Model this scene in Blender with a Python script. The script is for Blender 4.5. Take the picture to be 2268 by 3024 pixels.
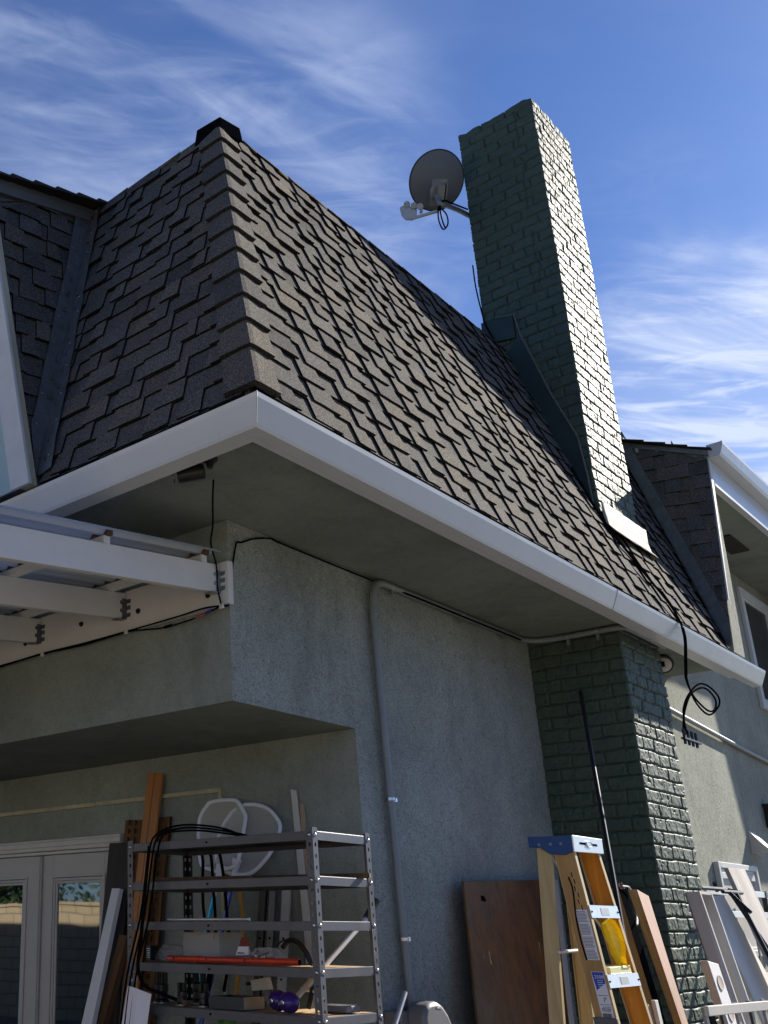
import bpy, math, random
import numpy as np
from mathutils import Vector, Matrix
random.seed(7); rng = np.random.default_rng(11)
S = bpy.context.scene
COL = S.collection
for o in list(bpy.data.objects): bpy.data.objects.remove(o)

# ------------------------------------------------------------------ camera
cd = bpy.data.cameras.new("camera"); cam = bpy.data.objects.new("camera", cd); COL.objects.link(cam)
cam.matrix_world = Matrix(((0.710435, -0.242083, -0.660816, -3.705645),
                           (-0.703757, -0.240562, -0.668473, -3.050934),
                           (0.002858, 0.93996, -0.341271, 1.55), (0, 0, 0, 1)))
cd.sensor_width = 36; cd.lens = 36.295; cd.shift_x = 0.24978; cd.shift_y = 0.04015
cd.clip_start = 0.05; cd.clip_end = 3000
S.camera = cam

# ------------------------------------------------------------------ light
SUN = Vector((1, -0.235, 0.576)).normalized()
EL = math.asin(SUN.z)
sl = bpy.data.lights.new("sun", 'SUN'); sl.energy = 5.0; sl.angle = math.radians(0.5); sl.color = (1, 0.93, 0.82)
so = bpy.data.objects.new("sun", sl); COL.objects.link(so); so.location = (8, -4, 12)
so.rotation_euler = (-SUN).to_track_quat('-Z', 'Y').to_euler()
W = bpy.data.worlds.new("World"); S.world = W; W.use_nodes = True
nt = W.node_tree; nt.nodes.clear()
def WN(t): return nt.nodes.new(t)
out = WN('ShaderNodeOutputWorld'); bg = WN('ShaderNodeBackground'); bg.inputs[1].default_value = 0.05
sky = WN('ShaderNodeTexSky'); sky.sky_type = 'NISHITA'; sky.sun_disc = False
sky.sun_elevation = EL; sky.sun_rotation = math.atan2(SUN.x, SUN.y); sky.altitude = 50
sky.air_density = 1.0; sky.dust_density = 0.5; sky.ozone_density = 3.0
tc = WN('ShaderNodeTexCoord')
sep = WN('ShaderNodeSeparateXYZ'); nt.links.new(tc.outputs['Generated'], sep.inputs[0])
def wmath(op, a, b=None, c=None, clamp=False):
    n = WN('ShaderNodeMath'); n.operation = op; n.use_clamp = clamp
    for i, v in enumerate((a, b, c)):
        if v is None: continue
        if isinstance(v, (int, float)): n.inputs[i].default_value = v
        else: nt.links.new(v, n.inputs[i])
    return n.outputs[0]
zc = wmath('MAXIMUM', sep.outputs[2], 0.04)
ux = wmath('DIVIDE', sep.outputs[0], zc); uy = wmath('DIVIDE', sep.outputs[1], zc)
comb = WN('ShaderNodeCombineXYZ'); nt.links.new(ux, comb.inputs[0]); nt.links.new(uy, comb.inputs[1])
def cloud(scale, rot, stretch, detail, dist, lo, hi, seed):
    m = WN('ShaderNodeMapping'); m.inputs['Rotation'].default_value = (0, 0, rot)
    m.vector_type = 'TEXTURE'; m.inputs['Scale'].default_value = (stretch / scale, 1 / scale, 1); m.inputs['Location'].default_value = (seed, seed * .7, seed)
    nt.links.new(comb.outputs[0], m.inputs[0])
    n = WN('ShaderNodeTexNoise'); n.inputs['Scale'].default_value = 1; n.inputs['Detail'].default_value = detail
    n.inputs['Roughness'].default_value = 0.58; n.inputs['Distortion'].default_value = dist
    nt.links.new(m.outputs[0], n.inputs['Vector'])
    r = WN('ShaderNodeMapRange'); r.interpolation_type = 'SMOOTHSTEP'
    r.inputs[1].default_value = lo; r.inputs[2].default_value = hi; nt.links.new(n.outputs['Fac'], r.inputs[0])
    return r.outputs[0]
def blob(d, width):
    v = Vector(d).normalized()
    dp = WN('ShaderNodeVectorMath'); dp.operation = 'DOT_PRODUCT'; nt.links.new(tc.outputs['Generated'], dp.inputs[0])
    dp.inputs[1].default_value = v
    r = WN('ShaderNodeMapRange'); r.interpolation_type = 'SMOOTHSTEP'
    r.inputs[1].default_value = math.cos(math.radians(width)); r.inputs[2].default_value = 1.0
    nt.links.new(dp.outputs['Value'], r.inputs[0]); return r.outputs[0]
c1 = cloud(3.4, math.radians(-24), 3.4, 7, 0.9, 0.40, 0.74, 3.1)
c2 = cloud(11, math.radians(-44), 2.6, 10, 1.6, 0.40, 0.76, 7.7)
# banks of thin cirrus: one low on the left, one low on the right, faint veils above
def addn(*a):
    r = a[0]
    for q in a[1:]: r = wmath('ADD', r, q)
    return r
def k(n, w): return wmath('MULTIPLY', n, w)
bL = blob((0.47, 0.585, 0.66), 12); bL2 = blob((0.63, 0.43, 0.645), 9); bL3 = blob((0.72, 0.38, 0.58), 8)
bU = blob((0.53, 0.466, 0.708), 15); bR = blob((0.905, 0.195, 0.36), 12.5); bR2 = blob((0.80, 0.215, 0.56), 5); bR3 = blob((0.75, 0.2, 0.63), 9)
mask = addn(k(bL, .36), k(bL2, .38), k(bL3, .28), k(bU, .20), k(bR, 2.3), k(bR2, .12))
mask = wmath('ADD', mask, 0.035)
cl = wmath('ADD', wmath('MULTIPLY', c1, 0.85), wmath('MULTIPLY', c2, 0.28))
cf = wmath('MULTIPLY', cl, mask, clamp=True)
cf = wmath('ADD', cf, addn(k(bR, .30), k(bL, .05), k(bL2, .06), k(bL3, .04)), clamp=True)
mx = WN('ShaderNodeMixRGB'); nt.links.new(cf, mx.inputs[0]); nt.links.new(sky.outputs[0], mx.inputs[1])
mx.inputs[2].default_value = (11.5, 9.6, 8.2, 1)
tint = WN('ShaderNodeMixRGB'); tint.blend_type = 'MULTIPLY'; tint.inputs[0].default_value = 1
tint.inputs[2].default_value = (0.58, 0.80, 1.22, 1)
nt.links.new(mx.outputs[0], tint.inputs[1])
nt.links.new(tint.outputs[0], bg.inputs[0]); nt.links.new(bg.outputs[0], out.inputs[0])
S.view_settings.view_transform = 'Standard'; S.view_settings.look = 'None'
S.view_settings.exposure = 1.08; S.view_settings.gamma = 1
S.render.engine = 'CYCLES'
try: S.cycles.max_bounces = 8; S.cycles.diffuse_bounces = 5
except Exception: pass

# ------------------------------------------------------------------ materials
def new_mat(name):
    m = bpy.data.materials.new(name); m.use_nodes = True
    return m, m.node_tree, m.node_tree.nodes['Principled BSDF']
def lk(nt, a, b): nt.links.new(a, b)
def setp(p, rough, spec=None, metal=0.0):
    p.inputs['Roughness'].default_value = rough; p.inputs['Metallic'].default_value = metal
    if spec is not None: p.inputs['Specular IOR Level'].default_value = spec
def ramp(nt, fac, stops):
    r = nt.nodes.new('ShaderNodeValToRGB'); e = r.color_ramp.elements
    while len(e) < len(stops): e.new(0.5)
    for i, (p, c) in enumerate(stops): e[i].position = p; e[i].color = (*c, 1)
    lk(nt, fac, r.inputs[0]); return r.outputs[0]
def noise(nt, scale, detail=4, rough=0.55, dist=0.0, vec=None, vscale=None):
    t = nt.nodes.new('ShaderNodeTexCoord'); src = vec or t.outputs['Object']
    if vscale:
        m = nt.nodes.new('ShaderNodeMapping'); m.inputs['Scale'].default_value = vscale; lk(nt, src, m.inputs[0]); src = m.outputs[0]
    n = nt.nodes.new('ShaderNodeTexNoise'); n.inputs['Scale'].default_value = scale; n.inputs['Detail'].default_value = detail
    n.inputs['Roughness'].default_value = rough; n.inputs['Distortion'].default_value = dist
    lk(nt, src, n.inputs['Vector']); return n.outputs['Fac']
def bump(nt, p, h, strength, dist, prev=None):
    b = nt.nodes.new('ShaderNodeBump'); b.inputs['Strength'].default_value = strength; b.inputs['Distance'].default_value = dist
    lk(nt, h, b.inputs['Height'])
    if prev: lk(nt, prev, b.inputs['Normal'])
    lk(nt, b.outputs[0], p.inputs['Normal']); return b.outputs[0]
def mul(c, k): return tuple(min(1, x * k) for x in c)
def mixc(nt, f, a, b, mode='MIX'):
    m = nt.nodes.new('ShaderNodeMixRGB'); m.blend_type = mode
    for i, v in enumerate((f, a, b)):
        if isinstance(v, (int, float)): m.inputs[i].default_value = v
        elif isinstance(v, tuple): m.inputs[i].default_value = (*v, 1)
        else: lk(nt, v, m.inputs[i])
    return m.outputs[0]

def simple(name, col, rough=0.5, metal=0.0, var=0.12, vs=6.0, b=0.15, bs=120.0, bd=0.001, spec=0.4):
    m, t, p = new_mat(name); setp(p, rough, spec, metal)
    n = noise(t, vs, 6, 0.65)
    lk(t, ramp(t, n, [(0.25, mul(col, 1 - var)), (0.75, mul(col, 1 + var))]), p.inputs['Base Color'])
    r = t.nodes.new('ShaderNodeMapRange'); lk(t, n, r.inputs[0]); r.inputs[3].default_value = rough * 0.85; r.inputs[4].default_value = min(1, rough * 1.2)
    lk(t, r.outputs[0], p.inputs['Roughness'])
    if b: bump(t, p, noise(t, bs, 3), b, bd)
    return m
def stucco(name, col, big=0.10, strength=0.75, speck=0.2, stretch=(1, 1, 1)):
    m, t, p = new_mat(name); setp(p, 0.95, 0.10)
    n1 = noise(t, 1.3, 5, 0.6, 0.3); n2 = noise(t, 62, 5, 0.7, 2.2, vscale=stretch); n3 = noise(t, 9, 6, 0.7, 1.2)
    base = ramp(t, n1, [(0.3, mul(col, 1 - big)), (0.7, mul(col, 1 + big))])
    sp = ramp(t, n2, [(0.34, (1 - speck * 2.0,) * 3), (0.5, (1, 1, 1)), (0.66, (1 + speck * 0.9,) * 3)])  # follows the bump noise: crevices of the relief painted darker, as if shaded
    c = mixc(t, 1.0, base, sp, 'MULTIPLY')
    c = mixc(t, 1.0, c, ramp(t, n3, [(0.28, (0.86, 0.87, 0.87)), (0.5, (1, 1, 1)), (0.75, (1.05, 1.05, 1.04))]), 'MULTIPLY')
    st = noise(t, 2.6, 6, 0.7, 0.4, vscale=(1, 1, .22))
    c = mixc(t, 1.0, c, ramp(t, st, [(0.30, (0.80, 0.80, 0.78)), (0.48, (1, 1, 1)), (0.75, (1.04, 1.04, 1.03))]), 'MULTIPLY')
    lk(t, c, p.inputs['Base Color'])
    a0 = bump(t, p, noise(t, 22, 5, 0.75, 1.6), strength * .8, 0.010); a = bump(t, p, n2, strength, 0.006, a0); bump(t, p, noise(t, 240, 4, 0.7), 0.4, 0.002, a)
    return m
def wood(name, c1, c2, rough=0.6, g=26, stain=None, spec=0.35):
    m, t, p = new_mat(name); setp(p, rough, spec)
    n = noise(t, g, 6, 0.65, 1.4, vscale=(1, 1, 0.06)); n2 = noise(t, 3.0, 4, 0.6, 0.6, vscale=(1, 1, 0.4))
    c = ramp(t, n, [(0.3, c1), (0.52, tuple((a + b) / 2 for a, b in zip(c1, c2))), (0.7, c2)])
    c = mixc(t, 1.0, c, ramp(t, n2, [(0.3, (0.78, 0.76, 0.74)), (0.7, (1.08, 1.06, 1.04))]), 'MULTIPLY')
    if stain: c = mixc(t, ramp(t, noise(t, stain[1], 6, 0.7, 0.8), [(0.48, (0, 0, 0)), (0.62, (1, 1, 1))]), c, stain[0])
    lk(t, c, p.inputs['Base Color']); bump(t, p, n, 0.35, 0.002)
    return m
M = {}
M['stucco_green'] = stucco('stucco_green', (0.285, 0.318, 0.292), big=.16, speck=0.14, strength=0.55)
M['stucco_blue'] = stucco('stucco_blue', (0.330, 0.360, 0.342), big=.18, speck=0.30, strength=1.0)
M['stucco_wing'] = stucco('stucco_wing', (0.33, 0.34, 0.29), big=.14, speck=0.2, stretch=(1, 1, 0.45))
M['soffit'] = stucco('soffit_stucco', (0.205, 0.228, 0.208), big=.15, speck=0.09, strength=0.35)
M['white'] = simple('white_gutter_paint', (0.52, 0.545, 0.57), 0.28, var=0.03, b=0.05, bs=40, spec=0.5)
M['white_wood'] = simple('white_painted_wood', (0.60, 0.60, 0.60), 0.55, var=0.07, vs=4, b=.25, bs=60)
m_, t_, p_ = new_mat('white_gutter_enamel'); setp(p_, 0.3, 0.5)
c_ = ramp(t_, noise(t_, 3.5, 6, 0.7, .4), [(0.3, (0.50, 0.525, 0.55)), (0.7, (0.54, 0.56, 0.58))])
c_ = mixc(t_, 1.0, c_, ramp(t_, noise(t_, 16, 6, 0.75, .5, vscale=(1, 1, .18)), [(0.24, (0.80, 0.79, 0.76)), (0.38, (1, 1, 1))]), 'MULTIPLY')
lk(t_, c_, p_.inputs['Base Color']); bump(t_, p_, noise(t_, 2.2, 2), 0.25, 0.02); M['white'] = m_
M['trim'] = simple('white_trim_paint', (0.56, 0.56, 0.54), 0.5, var=0.08, vs=9)
M['door_paint'] = simple('door_paint', (0.43, 0.43, 0.425), 0.42, var=0.06, vs=5)
M['flash_dark'] = simple('dark_flashing_metal', (0.13, 0.138, 0.145), 0.42, 0.25, var=0.35, vs=14)
M['fascia_grey'] = simple('grey_fascia_paint', (0.10, 0.115, 0.13), 0.5, var=0.1)
M['green_metal'] = simple('green_painted_flashing', (0.020, 0.036, 0.032), 0.5, var=0.25, vs=5)
M['cream_metal'] = simple('cream_painted_flashing', (0.27, 0.26, 0.22), 0.7, spec=0.12, var=0.12, vs=12, b=0.3, bs=9, bd=0.004)
M['conduit'] = simple('grey_conduit', (0.21, 0.235, 0.25), 0.45, 0.1, var=0.1)
M['pvc'] = simple('white_pvc', (0.58, 0.57, 0.52), 0.4, var=0.08)
M['cream_trim'] = wood('cream_trim_wood', (0.40, 0.38, 0.27), (0.56, 0.53, 0.38), 0.55, 18)
M['galv'] = simple('galvanised_steel', (0.34, 0.37, 0.38), 0.38, 0.8, var=0.3, vs=40)
M['black'] = simple('black_rubber', (0.006, 0.006, 0.007), 1.0, var=0.2, spec=0.0)
M['blackm'] = simple('black_plastic', (0.014, 0.014, 0.016), 0.35, var=0.2)
M['rack_steel'] = simple('grey_rack_steel', (0.105, 0.110, 0.128), 0.36, 0.25, var=0.15, vs=10)
M['rack_dark'] = simple('dark_rack_steel', (0.03, 0.03, 0.034), 0.4, 0.5, var=0.2)
M['bolt'] = simple('zinc_bolt', (0.65, 0.65, 0.66), 0.25, 1.0, var=0.1)
M['chip'] = wood('particle_board', (0.42, 0.28, 0.15), (0.62, 0.44, 0.25), 0.7, 60)
M['dish'] = simple('dish_paint', (0.125, 0.14, 0.155), 0.5, var=0.08, vs=3)
M['dish_grey'] = simple('lnb_plastic', (0.42, 0.43, 0.43), 0.45, var=0.1)
M['dish_metal'] = simple('dish_bracket', (0.21, 0.21, 0.205), 0.45, 0.4, var=0.2)
M['plank'] = wood('orange_cedar', (0.36, 0.155, 0.05), (0.50, 0.24, 0.085), 0.5, 24)
M['dark_wood'] = wood('dark_stained_wood', (0.020, 0.018, 0.016), (0.045, 0.036, 0.032), 0.6, 20)
M['old_wood'] = wood('weathered_brown_wood', (0.05, 0.028, 0.014), (0.20, 0.115, 0.055), 0.8, 22)
M['grey_wood'] = wood('weathered_grey_wood', (0.30, 0.28, 0.265), (0.56, 0.53, 0.50), 0.8, 16)
M['grey_board'] = wood('grey_board', (0.19, 0.185, 0.17), (0.27, 0.26, 0.24), 0.8, 16)
M['white_board'] = simple('white_melamine', (0.62, 0.66, 0.70), 0.4, var=0.04)
M['rust'] = wood('rusty_perforated', (0.055, 0.024, 0.012), (0.22, 0.12, 0.05), 0.85, 30)
M['net_rim'] = simple('net_rim_plastic', (0.78, 0.80, 0.85), 0.35, var=0.05)
M['blue_pole'] = simple('blue_pole', (0.02, 0.38, 0.62), 0.25, 0.35, var=0.15)
M['violet_pole'] = simple('violet_pole', (0.10, 0.15, 0.55), 0.25, 0.35, var=0.2)
M['yellow'] = simple('yellow_plastic', (0.85, 0.60, 0.015), 0.35, var=0.12, vs=12)
M['yellow_pole'] = simple('yellow_pole', (0.45, 0.24, 0.02), 0.5, var=0.3)
M['orange_glass'] = wood('orange_fibreglass', (0.50, 0.185, 0.018), (0.72, 0.31, 0.035), 0.4, 22)
M['tan_glass'] = wood('tan_fibreglass', (0.42, 0.24, 0.085), (0.56, 0.36, 0.15), 0.45, 22)  # left rail web: cream with the orange of sun shining through mixed in
M['cream_glass'] = wood('cream_fibreglass', (0.45, 0.34, 0.17), (0.62, 0.49, 0.27), 0.45, 30)
M['ladder_blue'] = simple('blue_ladder_cap', (0.012, 0.06, 0.20), 0.4, var=0.15)
M['alu'] = simple('brushed_aluminium', (0.72, 0.71, 0.70), 0.32, 0.7, var=0.08, vs=30)
M['red'] = simple('red_tube_paint', (0.55, 0.055, 0.02), 0.28, 0.2, var=0.08)
M['purple'] = simple('purple_plastic', (0.045, 0.018, 0.16), 0.15, 0.1, var=0.15)
M['paper'] = simple('white_paper', (0.72, 0.73, 0.80), 0.6, var=0.03, vs=4, b=0.3, bs=9, bd=0.006)
M['card'] = simple('cardboard', (0.42, 0.33, 0.22), 0.8, var=0.1)
M['black_card'] = simple('black_cardboard', (0.045, 0.048, 0.05), 0.6, var=0.2)
M['foam'] = simple('white_foam', (0.72, 0.71, 0.70), 0.7, var=0.05)
M['foam_side'] = simple('beige_foam_edge', (0.44, 0.38, 0.32), 0.8, var=0.08)
M['beige_box'] = simple('painted_shelf_board', (0.46, 0.44, 0.41), 0.6, var=0.08, vs=4)
M['white_panel'] = wood('white_melamine_panel', (0.66, 0.64, 0.60), (0.78, 0.76, 0.72), 0.5, 5)
M['ply'] = wood('plywood_face', (0.42, 0.27, 0.20), (0.58, 0.40, 0.31), 0.7, 8)
M['ply_edge'] = wood('plywood_edge', (0.34, 0.20, 0.07), (0.55, 0.36, 0.14), 0.75, 50)
M['window_dark'] = simple('tinted_screen', (0.012, 0.013, 0.016), 0.25, var=0.1)
M['blind'] = simple('blue_white_blind', (0.36, 0.52, 0.58), 0.5, var=0.06)
M['vent_dark'] = simple('brown_vent_mesh', (0.022, 0.018, 0.014), 0.8, var=0.3)
M['brown_bracket'] = simple('brown_closure_foam', (0.09, 0.055, 0.035), 0.8, var=0.2)
M['grip'] = simple('dark_grip_tape', (0.035, 0.033, 0.036), 0.6, var=0.5, vs=70)
M['tube_white'] = simple('scuffed_white_tube', (0.62, 0.60, 0.57), 0.35, 0.2, var=0.12)
M['meter_grey'] = simple('grey_outdoor_plastic', (0.17, 0.17, 0.18), 0.35, var=0.1)
M['caulk'] = simple('grey_caulk', (0.11, 0.125, 0.105), 0.8, var=0.3, vs=30)
M['concrete'] = simple('patio_ground', (0.15, 0.14, 0.12), 0.9, var=0.15, vs=1.2)

def glassy(name, col, mixf, tr=False):
    m, t, p = new_mat(name); setp(p, 0.03, 1.0)
    p.inputs['Base Color'].default_value = (*col, 1)
    g = t.nodes.new('ShaderNodeBsdfGlossy'); g.inputs['Roughness'].default_value = 0.015; g.inputs['Color'].default_value = (.9, .92, .92, 1)
    nz = noise(t, 2.2, 1, 0.3)
    b = t.nodes.new('ShaderNodeBump'); b.inputs['Strength'].default_value = 0.06; b.inputs['Distance'].default_value = 0.02; lk(t, nz, b.inputs['Height']); lk(t, b.outputs[0], g.inputs['Normal'])
    mx = t.nodes.new('ShaderNodeMixShader'); mx.inputs[0].default_value = mixf
    lk(t, p.outputs[0], mx.inputs[1]); lk(t, g.outputs[0], mx.inputs[2])
    o = t.nodes['Material Output']; lk(t, mx.outputs[0], o.inputs[0]); return m
M['glass'] = glassy('door_glass', (0.003, 0.004, 0.005), 0.17)
def translucent(name, col, tf, transp):
    m, t, p = new_mat(name); setp(p, 0.35, 0.4); p.inputs['Base Color'].default_value = (*col, 1)
    tr = t.nodes.new('ShaderNodeBsdfTranslucent'); tr.inputs[0].default_value = (*col, 1)
    a = t.nodes.new('ShaderNodeMixShader'); a.inputs[0].default_value = tf; lk(t, p.outputs[0], a.inputs[1]); lk(t, tr.outputs[0], a.inputs[2])
    tp = t.nodes.new('ShaderNodeBsdfTransparent'); c = t.nodes.new('ShaderNodeMixShader')
    c.inputs[0].default_value = transp; lk(t, a.outputs[0], c.inputs[1]); lk(t, tp.outputs[0], c.inputs[2])
    lk(t, c.outputs[0], t.nodes['Material Output'].inputs[0]); return m
M['corrugated'] = translucent('corrugated_polycarbonate', (0.55, 0.60, 0.66), 0.45, 0.0)
M['netting'] = translucent('fine_netting', (0.80, 0.80, 0.77), 0.35, 0.42)
M['clear'] = translucent('clear_plastic', (0.60, 0.62, 0.64), 0.35, 0.55)
M['clear2'] = translucent('clear_film', (0.50, 0.52, 0.55), 0.35, 0.68)

def shingle_mat(name, gain=1.0):
    m, t, p = new_mat(name); setp(p, 0.95, 0.08)
    a = t.nodes.new('ShaderNodeAttribute'); a.attribute_name = 'tone'
    n = noise(t, 190, 3, 0.8); n2 = noise(t, 420, 2, 0.8)
    c = mixc(t, 1.0, a.outputs['Color'], ramp(t, n, [(0.28, (0.35, 0.35, 0.36)), (0.5, (1, 1, 1)), (0.72, (1.85, 1.75, 1.6))]), 'MULTIPLY')
    c = mixc(t, 1.0, c, ramp(t, noise(t, 95, 3, 0.95), [(0.33, (0.42, 0.42, 0.43)), (0.5, (1, 1, 1)), (0.67, (1.75, 1.70, 1.62))]), 'MULTIPLY')
    c = mixc(t, 1.0, c, ramp(t, n2, [(0.3, (0.65, 0.65, 0.65)), (0.7, (1.35, 1.33, 1.3))]), 'MULTIPLY')
    c = mixc(t, 1.0, c, ramp(t, noise(t, 1.5, 4), [(0.3, (0.88, 0.88, 0.88)), (0.7, (1.1, 1.08, 1.05))]), 'MULTIPLY')
    lk(t, c, p.inputs['Base Color']); bump(t, p, n, 0.6, 0.003); return m
M['shingle'] = shingle_mat('asphalt_shingle')

def brick_mat():
    m, t, p = new_mat('green_painted_brick'); setp(p, 0.55, 0.38)
    n1 = noise(t, 5, 6, 0.7); n2 = noise(t, 38, 6, 0.75, 0.8)
    c = ramp(t, n1, [(0.3, (0.040, 0.065, 0.050)), (0.7, (0.056, 0.084, 0.065))])
    c = mixc(t, 1.0, c, ramp(t, n2, [(0.25, (0.6, 0.62, 0.62)), (0.42, (1, 1, 1)), (0.78, (1.15, 1.15, 1.12))]), 'MULTIPLY')
    lk(t, c, p.inputs['Base Color'])
    r = ramp(t, n2, [(0.3, (0.75,) * 3), (0.7, (0.54,) * 3)]); lk(t, r, p.inputs['Roughness'])
    a = bump(t, p, n2, 0.35, 0.003); bump(t, p, noise(t, 150, 4, 0.7), 0.25, 0.001, a); return m
M['brick'] = brick_mat()

def rustdoor_mat():
    m, t, p = new_mat('stained_door_veneer'); setp(p, 0.55, 0.3)
    n = noise(t, 1.6, 7, 0.72, 0.5); n2 = noise(t, 24, 6, 0.7, 0.8)
    tcx = t.nodes.new('ShaderNodeTexCoord'); sp = t.nodes.new('ShaderNodeSeparateXYZ'); lk(t, tcx.outputs['Object'], sp.inputs[0])
    mm = t.nodes.new('ShaderNodeMath'); mm.operation = 'MULTIPLY_ADD'; mm.inputs[1].default_value = -0.36; mm.inputs[2].default_value = 0.93; lk(t, sp.outputs[0], mm.inputs[0])
    ad = t.nodes.new('ShaderNodeMath'); ad.operation = 'ADD'; lk(t, mm.outputs[0], ad.inputs[0]); lk(t, n, ad.inputs[1])
    c = ramp(t, ad.outputs[0], [(0.42, (0.095, 0.032, 0.006)), (0.62, (0.165, 0.066, 0.014)), (0.80, (0.12, 0.066, 0.024)), (1.0, (0.15, 0.12, 0.078))])
    spots = ramp(t, noise(t, 7.0, 5, 0.6), [(0.70, (0, 0, 0)), (0.73, (1, 1, 1))])
    c = mixc(t, 1.0, c, ramp(t, noise(t, 9, 6, 0.75, 1.0, vscale=(1, 1, .35)), [(0.3, (0.45, 0.43, 0.42)), (0.5, (1, 1, 1)), (0.75, (1.3, 1.3, 1.25))]), 'MULTIPLY')
    c = mixc(t, ramp(t, n2, [(0.5, (0, 0, 0)), (0.85, (0.6, 0.6, 0.6))]), c, (0.15, 0.10, 0.055))
    c = mixc(t, spots, c, (0.26, 0.22, 0.16))
    lk(t, c, p.inputs['Base Color']); bump(t, p, n2, 0.3, 0.002); return m
M['rust_door'] = rustdoor_mat()

def blockwall_mat():
    m, t, p = new_mat('garden_block_wall'); setp(p, 0.9, 0.1)
    tcx = t.nodes.new('ShaderNodeTexCoord'); mp = t.nodes.new('ShaderNodeMapping'); mp.inputs['Rotation'].default_value = (math.radians(90), 0, math.radians(90))
    sx = t.nodes.new('ShaderNodeSeparateXYZ'); cb = t.nodes.new('ShaderNodeCombineXYZ')
    lk(t, tcx.outputs['Object'], sx.inputs[0]); lk(t, sx.outputs[1], cb.inputs[0]); lk(t, sx.outputs[2], cb.inputs[1])
    b = t.nodes.new('ShaderNodeTexBrick'); b.inputs['Scale'].default_value = 1; b.inputs['Brick Width'].default_value = .4; b.inputs['Row Height'].default_value = .2
    b.inputs['Mortar Size'].default_value = .012; b.inputs['Color1'].default_value = (.42, .34, .22, 1); b.inputs['Color2'].default_value = (.48, .39, .26, 1); b.inputs['Mortar'].default_value = (.22, .19, .14, 1); b.offset = 0.5
    lk(t, cb.outputs[0], b.inputs['Vector']); lk(t, b.outputs['Color'], p.inputs['Base Color']); return m
M['blockwall'] = blockwall_mat()

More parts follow.
